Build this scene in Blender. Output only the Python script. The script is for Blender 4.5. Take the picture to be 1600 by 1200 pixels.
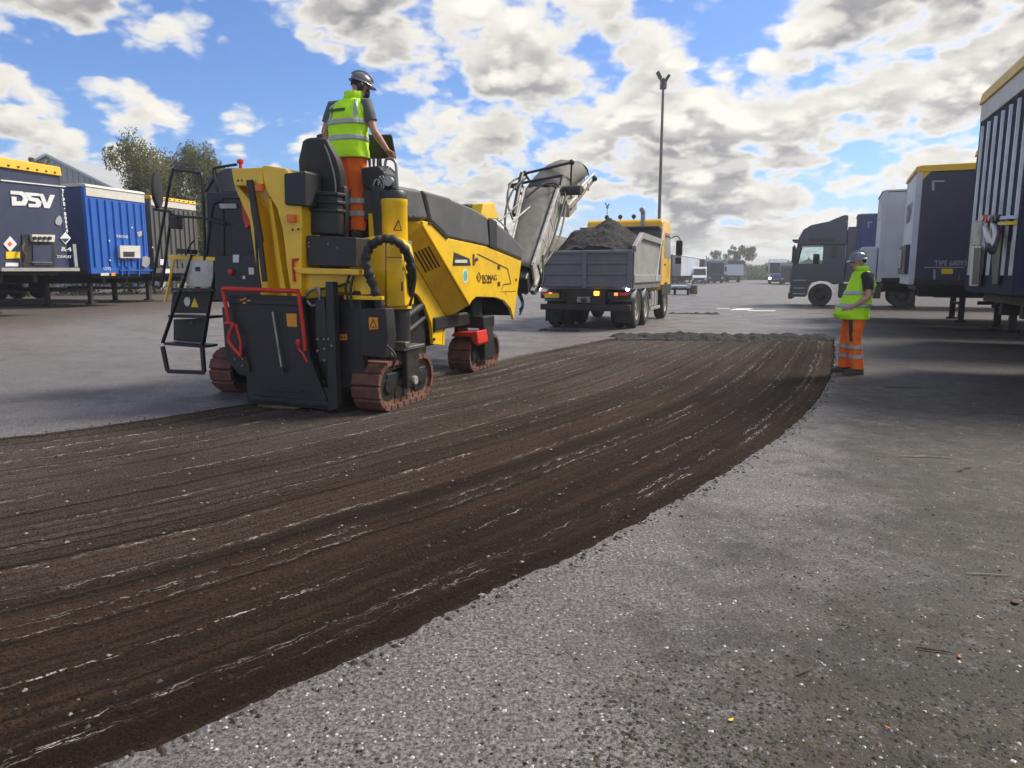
import bpy, bmesh, math, random
import numpy as np
from mathutils import Vector, Matrix, noise as mnoise
R = math.radians
for o in list(bpy.data.objects): bpy.data.objects.remove(o)
SC = bpy.context.scene
COL = SC.collection
rng = random.Random(7)

# ------------------------------------------------------------------ camera
FPX, HCAM, HZN = 1120.0, 1.45, 428.0          # focal length in photo pixels, eye height, horizon row
PITCH = math.atan((600 - HZN) / FPX)
cam_d = bpy.data.cameras.new('camera'); cam = bpy.data.objects.new('camera', cam_d); COL.objects.link(cam)
cam.location = (0, 0, HCAM); cam.rotation_euler = (math.pi / 2 - PITCH, 0, 0)
cam_d.sensor_width = 36; cam_d.lens = FPX / 1600 * 36; cam_d.clip_start = 0.05; cam_d.clip_end = 3000
SC.camera = cam
SC.view_settings.view_transform = 'Standard'; SC.view_settings.look = 'None'
SC.view_settings.gamma = 1; SC.view_settings.exposure = 0.88
SC.view_settings.use_curve_mapping = False

# ------------------------------------------------------------------ sky and sun
SUN_AZ, SUN_EL = 66.0, 46.0       # degrees right of the view direction, degrees up
sd = bpy.data.lights.new('sun', 'SUN'); so = bpy.data.objects.new('sun', sd); COL.objects.link(so)
sd.energy = 2.9; sd.angle = R(20); sd.color = (1.0, 0.93, 0.82)
_s = Vector((math.sin(R(SUN_AZ)) * math.cos(R(SUN_EL)), math.cos(R(SUN_AZ)) * math.cos(R(SUN_EL)), math.sin(R(SUN_EL))))
so.rotation_euler = _s.to_track_quat('Z', 'Y').to_euler(); so.location = (0, 0, 60)

W = bpy.data.worlds.new('World'); SC.world = W; W.use_nodes = True
nt = W.node_tree; nt.nodes.clear()
def N(t, **k):
    n = nt.nodes.new(t)
    for a, b in k.items(): setattr(n, a, b)
    return n
def L(a, b): nt.links.new(a, b)
def setin(n, i, v):
    if hasattr(v, 'is_output') or isinstance(v, bpy.types.NodeSocket): L(v, n.inputs[i])
    else: n.inputs[i].default_value = v
def mth(op, a, b=0.0, c=None, clamp=False):
    n = N('ShaderNodeMath', operation=op, use_clamp=clamp); setin(n, 0, a); setin(n, 1, b)
    if c is not None: setin(n, 2, c)
    return n.outputs[0]
def sstep(v, lo, hi):
    n = N('ShaderNodeMapRange', interpolation_type='SMOOTHSTEP'); setin(n, 0, v); setin(n, 1, lo); setin(n, 2, hi); setin(n, 3, 0.0); setin(n, 4, 1.0)
    return n.outputs[0]
def cmix(f, a, b):
    n = N('ShaderNodeMix', data_type='RGBA'); setin(n, 0, f); setin(n, 6, a); setin(n, 7, b); return n.outputs[2]
tc = N('ShaderNodeTexCoord'); sx = N('ShaderNodeSeparateXYZ'); L(tc.outputs['Generated'], sx.inputs[0])
dx, dy, dz = sx.outputs
zz = mth('MAXIMUM', dz, 0.0)
den = mth('ADD', zz, 0.36)
px_, py_ = mth('DIVIDE', dx, den), mth('DIVIDE', dy, den)
CX, CY = 4.1, 1.3                         # which stretch of the cloud field lies over the yard
def cvec(k):
    c = N('ShaderNodeCombineXYZ'); setin(c, 0, mth('ADD', mth('MULTIPLY', px_, k), CX)); setin(c, 1, mth('ADD', mth('MULTIPLY', py_, k), CY)); return c.outputs[0]
def cloud_noise(vec, scale, detail, rough, dist=0.0, out=0):
    n = N('ShaderNodeTexNoise', noise_dimensions='2D'); L(vec, n.inputs['Vector'])
    n.inputs['Scale'].default_value = scale; n.inputs['Detail'].default_value = detail; n.inputs['Roughness'].default_value = rough
    n.inputs['Distortion'].default_value = dist
    return n.outputs[out]
def cloud_field(k, detail, puffs):
    """broad banks, ragged noise and round cauliflower heads"""
    v = cvec(k); big = cloud_noise(v, 1.9, 2, .5); n0 = cloud_noise(v, 4.6, detail, .54, .2)
    w = N('ShaderNodeVectorMath', operation='SCALE'); L(cloud_noise(v, 9.0, 4, .6, 0, 1), w.inputs[0]); w.inputs['Scale'].default_value = .07
    ad = N('ShaderNodeVectorMath', operation='ADD'); L(v, ad.inputs[0]); L(w.outputs[0], ad.inputs[1])
    vo = N('ShaderNodeTexVoronoi', feature='F1', voronoi_dimensions='2D'); L(ad.outputs[0], vo.inputs['Vector']); vo.inputs['Scale'].default_value = 6.2; vo.inputs['Detail'].default_value = puffs; vo.inputs['Roughness'].default_value = .5; vo.inputs['Lacunarity'].default_value = 2.3
    puff = mth('SUBTRACT', 1.0, vo.outputs[0])
    return mth('ADD', mth('ADD', mth('MULTIPLY', big, .60), mth('MULTIPLY', n0, .46)), mth('MULTIPLY', puff, .22))
f0 = cloud_field(1.0, 11, 2.0)
f1 = cloud_field(.962, 4, 1.0)      # the same field nearer the zenith: where it thins there, this is a lit top
f2 = cloud_field(.90, 2, 0.0)
# a little more cloud towards the sun's side of the sky and towards the horizon
cov = mth('ADD', f0, mth('MULTIPLY', dx, .10))
cov = mth('ADD', cov, mth('MULTIPLY', mth('SUBTRACT', .18, zz), .10))
mask = sstep(cov, .485, .60)
thick = sstep(cov, .53, .70)
lit = mth('ADD', mth('MULTIPLY', sstep(mth('SUBTRACT', f0, f1), -.07, .09), .55), mth('MULTIPLY', sstep(mth('SUBTRACT', f0, f2), -.12, .16), .45))
sky = N('ShaderNodeTexSky', sky_type='NISHITA'); sky.sun_disc = False
sky.sun_elevation = R(SUN_EL); sky.sun_rotation = R(SUN_AZ); sky.air_density = 1.0; sky.dust_density = .6; sky.ozone_density = 2.0
skym = N('ShaderNodeMix', data_type='RGBA', blend_type='MULTIPLY'); skym.inputs[0].default_value = 1
L(sky.outputs[0], skym.inputs[6]); skym.inputs[7].default_value = (.058, .076, .108, 1)
shade = mth('MULTIPLY', thick, mth('SUBTRACT', 1.0, mth('MULTIPLY', lit, .98)))
ccol = cmix(shade, (.71, .675, .60, 1), (.20, .192, .19, 1))
# warm glow of the cloud deck around the hidden sun
sdot = mth('ADD', mth('ADD', mth('MULTIPLY', dx, _s.x), mth('MULTIPLY', dy, _s.y)), mth('MULTIPLY', dz, _s.z))
glow = mth('POWER', mth('MAXIMUM', sdot, 0.0), 10.0)
gm = N('ShaderNodeMix', data_type='RGBA', blend_type='ADD'); setin(gm, 0, mth('MULTIPLY', glow, 1.0)); L(ccol, gm.inputs[6]); gm.inputs[7].default_value = (.30, .25, .17, 1)
hor = sstep(zz, .11, .0)
skyc = cmix(mth('MULTIPLY', hor, .6), skym.outputs[2], (.55, .62, .70, 1))
fin = cmix(mth('MULTIPLY', mask, .96), skyc, gm.outputs[2])
fin = cmix(mth('MULTIPLY', sstep(zz, .06, .0), .5), fin, (.68, .67, .62, 1))
bg = N('ShaderNodeBackground'); L(fin, bg.inputs[0]); bg.inputs[1].default_value = 0.84
wo = N('ShaderNodeOutputWorld'); L(bg.outputs[0], wo.inputs[0])

# ------------------------------------------------------------------ pixel -> place
CAMP = np.array([0, 0, HCAM]); FW = np.array([0, math.cos(PITCH), -math.sin(PITCH)]); UP = np.array([0, math.sin(PITCH), math.cos(PITCH)])
def ray(x, y): return FW * FPX + np.array([1., 0, 0]) * (x - 800) + UP * (600 - y)
def G(x, y, z=0.0):
    d = ray(x, y); t = (z - HCAM) / d[2]; return Vector(CAMP + d * t)
def atY(x, y, Y):
    d = ray(x, y); return Vector(CAMP + d * (Y / d[1]))

# ------------------------------------------------------------------ materials
MATS = {}
def mat(name, col, rough=.5, metal=0.0, var=.12, scale=6.0, bump=0.0, bscale=60.0, dirt=0.0, dirtcol=(.16, .13, .11), emit=None, spec=.5, coat=0.0):
    m = bpy.data.materials.new(name); m.use_nodes = True; t = m.node_tree; b = t.nodes['Principled BSDF']
    b.inputs['Roughness'].default_value = rough; b.inputs['Metallic'].default_value = metal; b.inputs['Specular IOR Level'].default_value = spec
    if coat: b.inputs['Coat Weight'].default_value = coat; b.inputs['Coat Roughness'].default_value = .15
    tcn = t.nodes.new('ShaderNodeTexCoord'); no = t.nodes.new('ShaderNodeTexNoise')
    no.inputs['Scale'].default_value = scale; no.inputs['Detail'].default_value = 6; no.inputs['Roughness'].default_value = .6
    t.links.new(tcn.outputs['Object'], no.inputs['Vector'])
    rp = t.nodes.new('ShaderNodeValToRGB'); c = Vector(col)
    rp.color_ramp.elements[0].position = .3; rp.color_ramp.elements[1].position = .7
    rp.color_ramp.elements[0].color = (*(c * (1 - var)), 1); rp.color_ramp.elements[1].color = (*[min(1, x * (1 + var)) for x in c], 1)
    t.links.new(no.outputs[0], rp.inputs[0]); out = rp.outputs[0]
    if dirt:
        n2 = t.nodes.new('ShaderNodeTexNoise'); n2.inputs['Scale'].default_value = scale * .6; n2.inputs['Detail'].default_value = 9; n2.inputs['Roughness'].default_value = .72
        t.links.new(tcn.outputs['Object'], n2.inputs['Vector'])
        r2 = t.nodes.new('ShaderNodeValToRGB'); r2.color_ramp.elements[0].position = .48; r2.color_ramp.elements[1].position = .72
        r2.color_ramp.elements[1].color = (dirt, dirt, dirt, 1); r2.color_ramp.elements[0].color = (0, 0, 0, 1)
        t.links.new(n2.outputs[0], r2.inputs[0])
        mx = t.nodes.new('ShaderNodeMix'); mx.data_type = 'RGBA'; t.links.new(r2.outputs[0], mx.inputs[0]); t.links.new(out, mx.inputs[6]); mx.inputs[7].default_value = (*dirtcol, 1)
        out = mx.outputs[2]
        mr = t.nodes.new('ShaderNodeMapRange'); t.links.new(r2.outputs[0], mr.inputs[0]); mr.inputs[3].default_value = rough; mr.inputs[4].default_value = min(1, rough + .35)
        t.links.new(mr.outputs[0], b.inputs['Roughness'])
    t.links.new(out, b.inputs['Base Color'])
    if bump:
        n3 = t.nodes.new('ShaderNodeTexNoise'); n3.inputs['Scale'].default_value = bscale; n3.inputs['Detail'].default_value = 4
        t.links.new(tcn.outputs['Object'], n3.inputs['Vector'])
        bp = t.nodes.new('ShaderNodeBump'); bp.inputs['Strength'].default_value = bump; bp.inputs['Distance'].default_value = .01
        t.links.new(n3.outputs[0], bp.inputs['Height']); t.links.new(bp.outputs[0], b.inputs['Normal'])
    if emit: b.inputs['Emission Color'].default_value = (*emit[:3], 1); b.inputs['Emission Strength'].default_value = emit[3]
    MATS[name] = m; return m
def glassmat(name, col, rough=.05):
    m = mat(name, col, rough, 0, .05); m.node_tree.nodes['Principled BSDF'].inputs['Transmission Weight'].default_value = .35
    m.node_tree.nodes['Principled BSDF'].inputs['IOR'].default_value = 1.3; return m
mat('yellow', (.90, .56, .004), .33, var=.04, dirt=.4, dirtcol=(.36, .24, .05), scale=3, coat=.3)
mat('hood_grey', (.085, .088, .092), .5, var=.12, dirt=.45, dirtcol=(.2, .19, .18), scale=2.5, bump=.05, bscale=300)
mat('black', (.017, .018, .02), .45, var=.25, dirt=.5, dirtcol=(.075, .065, .055), scale=5)
mat('black_gloss', (.012, .012, .014), .18, var=.2)
mat('charcoal', (.019, .020, .022), .5, var=.2, dirt=.5, dirtcol=(.05, .045, .04), scale=5)
mat('steel', (.32, .31, .30), .38, .85, var=.2, dirt=.6, dirtcol=(.15, .12, .10), scale=8)
mat('dusty_metal', (.47, .455, .42), .55, .25, var=.25, dirt=.7, dirtcol=(.20, .17, .14), scale=5)
mat('cover', (.14, .132, .115), .75, var=.2, dirt=.4, dirtcol=(.22, .2, .17), bump=.3, bscale=30)
mat('checker', (.55, .53, .49), .4, .5, var=.15, dirt=.5, bump=.5, bscale=220)
mat('red', (.62, .025, .012), .4, var=.08, dirt=.3, dirtcol=(.2, .06, .04))
mat('pad', (.15, .062, .045), .85, var=.3, dirt=.7, dirtcol=(.06, .045, .04), scale=12, bump=.5, bscale=90)
mat('chain', (.22, .12, .075), .7, .4, var=.4, dirt=.7, dirtcol=(.12, .07, .04), scale=20)
mat('rubber', (.022, .021, .021), .8, var=.3, dirt=.6, dirtcol=(.09, .08, .07), scale=9, bump=.3, bscale=60)
mat('hose', (.02, .02, .021), .62, var=.3, dirt=.5, dirtcol=(.08, .075, .07), scale=14, bump=.8, bscale=70)
mat('seat', (.022, .022, .025), .6, var=.2, bump=.15, bscale=200)
mat('orange_lens', (.75, .14, .015), .25)
mat('orange_sticker', (.8, .30, .01), .5)
mat('white', (.72, .72, .70), .45, var=.06, dirt=.35, dirtcol=(.35, .33, .30))
mat('letter_white', (.70, .71, .72), .5, var=.05)
mat('letter_dark', (.07, .035, .012), .5)
mat('letter_grey', (.35, .36, .38), .5)
mat('sticker_yellow', (.80, .55, .01), .5)
mat('sticker_blue', (.55, .62, .75), .5)
mat('green_sticker', (.15, .45, .35), .5)
mat('skin', (.50, .27, .19), .55, var=.1, scale=14)
mat('skin_pale', (.55, .31, .23), .55, var=.1, scale=14)
mat('hi_vis', (.52, .98, .004), .65, var=.05, bump=.25, bscale=25)
mat('hi_vis_orange', (.98, .17, .008), .7, var=.08, dirt=.3, dirtcol=(.55, .13, .03), bump=.25, bscale=25)
mat('reflective', (.42, .45, .46), .4, .2, var=.06)
mat('shirt_grey', (.10, .11, .12), .85, var=.12)
mat('shirt_black', (.022, .022, .026), .85)
mat('helmet_grey', (.11, .115, .13), .28, var=.1, coat=.5)
mat('helmet_blue', (.17, .19, .235), .25, var=.1, coat=.6)
mat('trouser_black', (.03, .03, .034), .8)
mat('boot', (.06, .045, .035), .8, var=.3)
mat('hair', (.03, .022, .016), .8)
mat('eye', (.02, .02, .02), .2)
mat('lip', (.35, .13, .10), .5)
mat('navy', (.030, .038, .085), .42, var=.08, dirt=.35, dirtcol=(.10, .10, .13), scale=1.2, coat=.2)
mat('navy_matte', (.022, .026, .058), .8, var=.08, dirt=.3, dirtcol=(.05, .05, .07), scale=1.2, spec=.2)
mat('navy_side', (.032, .036, .075), .55, var=.10, dirt=.3, dirtcol=(.08, .08, .10), scale=1.0, bump=.15, bscale=3)
mat('blue', (.006, .10, .46), .4, var=.08, dirt=.3, dirtcol=(.06, .13, .36), scale=1.5, coat=.2)
mat('blue_tarp', (.03, .05, .16), .55, var=.1, dirt=.3, dirtcol=(.08, .09, .15), scale=1)
mat('grey_tarp', (.085, .083, .08), .6, var=.12, dirt=.4, dirtcol=(.09, .085, .08), scale=1.5)
mat('trailer_white', (.60, .62, .66), .45, var=.06, dirt=.4, dirtcol=(.36, .35, .33), scale=1.3)
mat('cream', (.62, .60, .54), .5, var=.08, dirt=.4, dirtcol=(.36, .34, .3))
mat('trailer_yellow', (.80, .46, .012), .45, var=.06, dirt=.4, dirtcol=(.45, .29, .06), scale=2)
mat('chassis', (.02, .019, .019), .65, var=.3, dirt=.6, dirtcol=(.075, .06, .05), scale=4)
mat('alu', (.50, .51, .52), .38, .75, var=.1, dirt=.4, dirtcol=(.3, .28, .26), scale=4)
mat('tractor_green', (.010, .024, .052), .30, var=.08, dirt=.2, dirtcol=(.05, .055, .06), scale=2, coat=.5)
mat('tipper_grey', (.16, .17, .185), .5, var=.15, dirt=.6, dirtcol=(.19, .17, .15), scale=2.5)
mat('tipper_light', (.36, .36, .345), .5, .3, var=.15, dirt=.6, dirtcol=(.2, .17, .14), scale=3)
mat('truck_yellow', (.86, .47, .006), .35, var=.05, dirt=.35, dirtcol=(.42, .26, .05), scale=2, coat=.3)
glassmat('glass', (.05, .06, .065))
glassmat('windscreen', (.10, .13, .14)); mat('clear_glass', (.75, .85, .85), .02); MATS['clear_glass'].node_tree.nodes['Principled BSDF'].inputs['Transmission Weight'].default_value = 1.0; MATS['clear_glass'].node_tree.nodes['Principled BSDF'].inputs['IOR'].default_value = 1.1
mat('lamp_red', (.7, .05, .03), .3, emit=(1, .12, .03, 2.5))
mat('lamp_orange', (.9, .3, .02), .3, emit=(1, .38, .02, 5.0))
mat('lamp_white', (.9, .9, .9), .3, emit=(1, .93, 1.0, 7.0))
mat('lamp_warm', (.9, .85, .8), .3, emit=(1, .85, .75, 6.0))
mat('lens', (.55, .57, .6), .1)
mat('pole', (.16, .135, .12), .5, .5, var=.2, dirt=.5, dirtcol=(.13, .08, .05))
mat('corrugated', (.38, .40, .42), .5, .2, var=.08, dirt=.3, dirtcol=(.3, .3, .29), scale=.5)
mat('bark', (.22, .19, .16), .85, var=.4, scale=8, bump=.5, bscale=20)
mat('paint_white', (.72, .72, .70), .55, var=.2, dirt=.6, dirtcol=(.3, .3, .3), scale=3)
mat('straw', (.42, .36, .26), .8, var=.2)
mat('twig', (.09, .055, .035), .85, var=.3)
mat('dry_leaf', (.45, .12, .02), .7, var=.3)
def leafmat(name, col, var=.35, trans=.35):
    m = mat(name, col, .6, 0, var, 1.3); b = m.node_tree.nodes['Principled BSDF']; t = m.node_tree
    tr = t.nodes.new('ShaderNodeBsdfTranslucent'); ms = t.nodes.new('ShaderNodeMixShader'); ms.inputs[0].default_value = trans
    tr.inputs[0].default_value = (col[0] * 1.3, col[1] * 1.3, col[2] * .7, 1)
    out = t.nodes['Material Output']; t.links.new(b.outputs[0], ms.inputs[1]); t.links.new(tr.outputs[0], ms.inputs[2]); t.links.new(ms.outputs[0], out.inputs[0]); return m
leafmat('leaf_birch', (.15, .155, .075)); leafmat('leaf_dark', (.11, .12, .06)); leafmat('leaf_olive', (.15, .13, .05)); leafmat('leaf_far', (.10, .12, .06))

# ------------------------------------------------------------------ mesh building
class MB:
    def __init__(s): s.v = []; s.f = []
    def add(s, vs, fs):
        b = len(s.v); s.v += [tuple(v) for v in vs]; s.f += [[b + i for i in f] for f in fs]; return s
    def box(s, x0, x1, y0, y1, z0, z1):
        return s.add([(x, y, z) for z in (z0, z1) for y in (y0, y1) for x in (x0, x1)],
                     [(0, 2, 3, 1), (4, 5, 7, 6), (0, 1, 5, 4), (2, 6, 7, 3), (0, 4, 6, 2), (1, 3, 7, 5)])
    def obox(s, c, ax, ay, az):
        c, ax, ay, az = map(Vector, (c, ax, ay, az))
        return s.add([c + ax * i + ay * j + az * k for k in (-1, 1) for j in (-1, 1) for i in (-1, 1)],
                     [(0, 2, 3, 1), (4, 5, 7, 6), (0, 1, 5, 4), (2, 6, 7, 3), (0, 4, 6, 2), (1, 3, 7, 5)])
    def beam(s, a, b, w, h, up=(0, 0, 1)):
        a, b, up = Vector(a), Vector(b), Vector(up); d = (b - a); dn = d.normalized()
        if abs(dn.dot(up)) > .98: up = Vector((0, 1, 0))
        x = dn.cross(up).normalized(); u = x.cross(dn).normalized()
        return s.obox((a + b) / 2, x * w / 2, d / 2, u * h / 2)
    def prism(s, pts, ext):
        pts = [Vector(p) for p in pts]; e = Vector(ext); n = len(pts)
        nn = Vector((0, 0, 0))
        for i in range(n): nn += pts[i].cross(pts[(i + 1) % n])
        if nn.dot(e) > 0: pts = pts[::-1]
        return s.add(pts + [p + e for p in pts], [list(range(n)), [n + i for i in reversed(range(n))]] + [[i, n + i, n + (i + 1) % n, (i + 1) % n][::-1] for i in range(n)][::1])
    def loft(s, rings, caps=True, closed=True):
        n = len(rings[0]); vs = [p for r in rings for p in r]; fs = []
        for i in range(len(rings) - 1):
            for j in range(n if closed else n - 1):
                k = (j + 1) % n; fs.append((i * n + j, i * n + k, (i + 1) * n + k, (i + 1) * n + j))
        if caps and closed: fs += [list(reversed(range(n))), [(len(rings) - 1) * n + j for j in range(n)]]
        return s.add(vs, fs)
    def tube(s, pts, r, n=8, caps=True, flat=None):
        pts = [Vector(p) for p in pts]; m = len(pts); rs = r if isinstance(r, (list, tuple)) else [r] * m
        rings = []; ref = None
        for i, p in enumerate(pts):
            t = (pts[min(i + 1, m - 1)] - pts[max(i - 1, 0)]).normalized()
            if ref is None:
                ref = Vector((0, 0, 1)) if abs(t.z) < .9 else Vector((0, 1, 0))
                ref = flat and Vector(flat) or ref
            x = t.cross(ref).normalized(); y = x.cross(t).normalized()
            if flat is None: ref = y
            rx, ry = rs[i] if isinstance(rs[i], (list, tuple)) else (rs[i], rs[i])
            rings.append([p + x * rx * math.cos(2 * math.pi * k / n) + y * ry * math.sin(2 * math.pi * k / n) for k in range(n)])
        return s.loft(rings, caps)
    def cyl(s, a, b, r, r2=None, n=16): return s.tube([a, b], [r, r if r2 is None else r2], n)
    def lathe(s, prof, o, axis, n=24):
        o, a = Vector(o), Vector(axis).normalized(); x = a.orthogonal().normalized(); y = a.cross(x)
        return s.loft([[o + a * h + (x * math.cos(2 * math.pi * k / n) + y * math.sin(2 * math.pi * k / n)) * r for k in range(n)] for r, h in prof])
    def ball(s, c, r, n=12, m=8):
        c = Vector(c); rx, ry, rz = (r, r, r) if isinstance(r, (int, float)) else r
        return s.loft([[c + Vector((rx * math.sin(t) * math.cos(2 * math.pi * k / n), ry * math.sin(t) * math.sin(2 * math.pi * k / n), -rz * math.cos(t))) for k in range(n)] for t in [max(.02, min(math.pi - .02, math.pi * i / m)) for i in range(m + 1)]])
    def mesh(s, name):
        me = bpy.data.meshes.new(name); me.from_pydata(s.v, [], s.f); me.update(); return me
    def build(s, name, m, parent=None, bevel=0.0, smooth=None, seg=2, loc=None):
        me = s.mesh(name); bm = bmesh.new(); bm.from_mesh(me); bmesh.ops.recalc_face_normals(bm, faces=bm.faces); bm.to_mesh(me); bm.free()
        me.materials.append(MATS[m] if isinstance(m, str) else m)
        if smooth is not None: me.shade_smooth(); me.set_sharp_from_angle(angle=R(smooth))
        o = bpy.data.objects.new(name, me); COL.objects.link(o)
        if parent: o.parent = parent
        if loc: o.location = loc
        if bevel:
            b = o.modifiers.new('bevel', 'BEVEL'); b.width = bevel; b.segments = seg; b.limit_method = 'ANGLE'; b.angle_limit = R(35)
            if smooth is None: me.shade_smooth(); b.harden_normals = True
        return o
def tag(o, label=None, cat=None, group=None, kind=None):
    for k, v in (('label', label), ('category', cat), ('group', group), ('kind', kind)):
        if v: o[k] = v
    return o
def empty(name, loc, rz=0.0, label=None, cat=None, group=None):
    o = bpy.data.objects.new(name, None); COL.objects.link(o); o.location = loc; o.rotation_euler = (0, 0, rz); o.empty_display_size = .3
    return tag(o, label, cat, group)
def copy_tree(o, parent=None):
    c = o.copy(); COL.objects.link(c); c.parent = parent
    for ch in [x for x in bpy.data.objects if x.parent == o]: copy_tree(ch, c)
    return c
def text(body, size, parent, org, xd, ud, m, name='lettering', depth=.003, align='LEFT', shear=0.0, sx=1.0, bold=0.0):
    cu = bpy.data.curves.new(name, 'FONT'); cu.body = body; cu.size = size; cu.extrude = depth; cu.align_x = align; cu.shear = shear; cu.offset = bold
    t = bpy.data.objects.new(name, cu); COL.objects.link(t)
    dg = bpy.context.evaluated_depsgraph_get(); me = bpy.data.meshes.new_from_object(t.evaluated_get(dg))
    bpy.data.objects.remove(t); bpy.data.curves.remove(cu)
    xd, ud = Vector(xd).normalized(), Vector(ud).normalized(); nd = xd.cross(ud)
    M = Matrix(((xd.x * sx, ud.x, nd.x, org[0]), (xd.y * sx, ud.y, nd.y, org[1]), (xd.z * sx, ud.z, nd.z, org[2]), (0, 0, 0, 1)))
    me.transform(M); me.materials.clear(); me.materials.append(MATS[m])
    o = bpy.data.objects.new(name, me); COL.objects.link(o); o.parent = parent; return o
def smooth_path(pts, k=6):
    pts = [Vector(p) for p in pts]; out = []
    for i in range(len(pts) - 1):
        p0, p1, p2, p3 = pts[max(0, i - 1)], pts[i], pts[i + 1], pts[min(len(pts) - 1, i + 2)]
        for j in range(k):
            t = j / k; out.append(.5 * ((2 * p1) + (p2 - p0) * t + (2 * p0 - 5 * p1 + 4 * p2 - p3) * t * t + (3 * p1 - p0 - 3 * p2 + p3) * t ** 3))
    out.append(pts[-1]); return out
# ------------------------------------------------------------------ ground
def nz(x, y, z=0.0): return mnoise.noise(Vector((x, y, z)))
TL = np.array([-12.35, 20.2]); TLD = np.array([.26, .966])          # line of the left row of trailer fronts
def bank(x, y):
    s = (x - TL[0]) * TLD[1] - (y - TL[1]) * TLD[0]
    t = min(1, max(0, (5.2 - s) / 5.0)); return .33 * t * t * (3 - 2 * t)
RE = [(-7, -1.2), (-4, .05), (-2.2, 1.15)] + [tuple(G(*p)[:2]) for p in [(175, 1192), (400, 1094), (600, 1007), (800, 909), (900, 865), (1060, 780), (1215, 685), (1270, 634), (1294, 600), (1304, 562), (1304, 529)]]
LE = [(-8.8, 3.7), (-6.6, 4.9)] + [tuple(G(*p)[:2]) for p in [(0, 685), (200, 660), (380, 632), (690, 583), (830, 553), (955, 529)]]
def resample(pts, n):
    p = np.array([tuple(v)[:2] for v in smooth_path([(a, b, 0) for a, b in pts], 12)])
    d = np.r_[0, np.cumsum(np.hypot(*np.diff(p, axis=0).T))]
    t = np.linspace(0, d[-1], n); return np.c_[np.interp(t, d, p[:, 0]), np.interp(t, d, p[:, 1])]
NU, NV = 640, 300
re_, le_ = resample(RE, NU), resample(LE, NU)
def ragged(e, amp, seed):
    out = e.copy()
    t = np.gradient(e, axis=0); t /= np.linalg.norm(t, axis=1)[:, None]; nrm = np.c_[-t[:, 1], t[:, 0]]
    for i in range(len(e)):
        out[i] += nrm[i] * amp * (nz(i * .9, seed) * .9 + nz(i * .13, seed + 5) * 1.2 + nz(i * 2.7, seed + 9) * .5)
    return out
re_, le_ = ragged(re_, .022, 1.3), ragged(le_, .02, 8.1)
DEPTH = .045
# ridge lines left between the cutting passes: (place across the trench, half width, height)
RIDGES = [(.035, .004, .006), (.085, .004, .01), (.155, .005, .008), (.215, .003, .006), (.29, .004, .012), (.375, .004, .008), (.435, .003, .006), (.50, .005, .014), (.565, .003, .006), (.63, .004, .010), (.70, .004, .008), (.762, .005, .016), (.785, .004, .008), (.86, .003, .006), (.935, .005, .016), (.952, .004, .010)]
vs = np.linspace(0, 1, NV); us = np.arange(NU)
rs_ = np.random.RandomState(3)
comb = rs_.rand(NV); comb = (comb - .5) * .010
verts, rid = [], []
for i in range(NU):
    a, b = le_[i], re_[i]; wd = np.linalg.norm(b - a)
    for j in range(NV):
        v = vs[j]; p = a * (1 - v) + b * v
        e = min(v, 1 - v) * wd
        wob = .003 * nz(i * .012, v * 3)
        h = comb[j]; rg = 0.0
        for (c, hw, hh) in RIDGES:
            dd = abs(v + wob - c)
            if dd < hw * 2.5:
                k = math.exp(-(dd / hw) ** 2); h += hh * k * (.7 + .6 * nz(i * .21, c * 50)); rg = max(rg, k)
        h += .004 * nz(p[0] * 9, p[1] * 9) + .003 * nz(p[0] * 31, p[1] * 31) + .006 * nz(p[0] * 1.3, p[1] * 1.3)
        z = -DEPTH + h
        if j in (0, NV - 1) or i in (0, NU - 1): z = 0.002
        elif j in (1, NV - 2): z = -.012; 
        verts.append((p[0], p[1], z)); rid.append(rg)
faces = [(i * NV + j, i * NV + j + 1, (i + 1) * NV + j + 1, (i + 1) * NV + j) for i in range(NU - 1) for j in range(NV - 1)]
me = bpy.data.meshes.new('milled_road'); me.from_pydata(verts, [], faces); me.update(); me.shade_smooth()
uvl = me.uv_layers.new(name='UVMap'); li = np.zeros(len(me.loops), dtype=np.int32); me.loops.foreach_get('vertex_index', li)
uu = np.repeat(np.linspace(0, 23, NU), NV); vv = np.tile(vs * 5.0, NU)
uvl.data.foreach_set('uv', np.c_[uu[li], vv[li]].astype(np.float32).ravel())
at = me.attributes.new('ridge', 'FLOAT', 'POINT'); at.data.foreach_set('value', np.array(rid, dtype=np.float32))
if me.polygons[0].normal.z < 0: me.flip_normals()
milled = bpy.data.objects.new('milled_road', me); COL.objects.link(milled); tag(milled, kind='structure')

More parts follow.
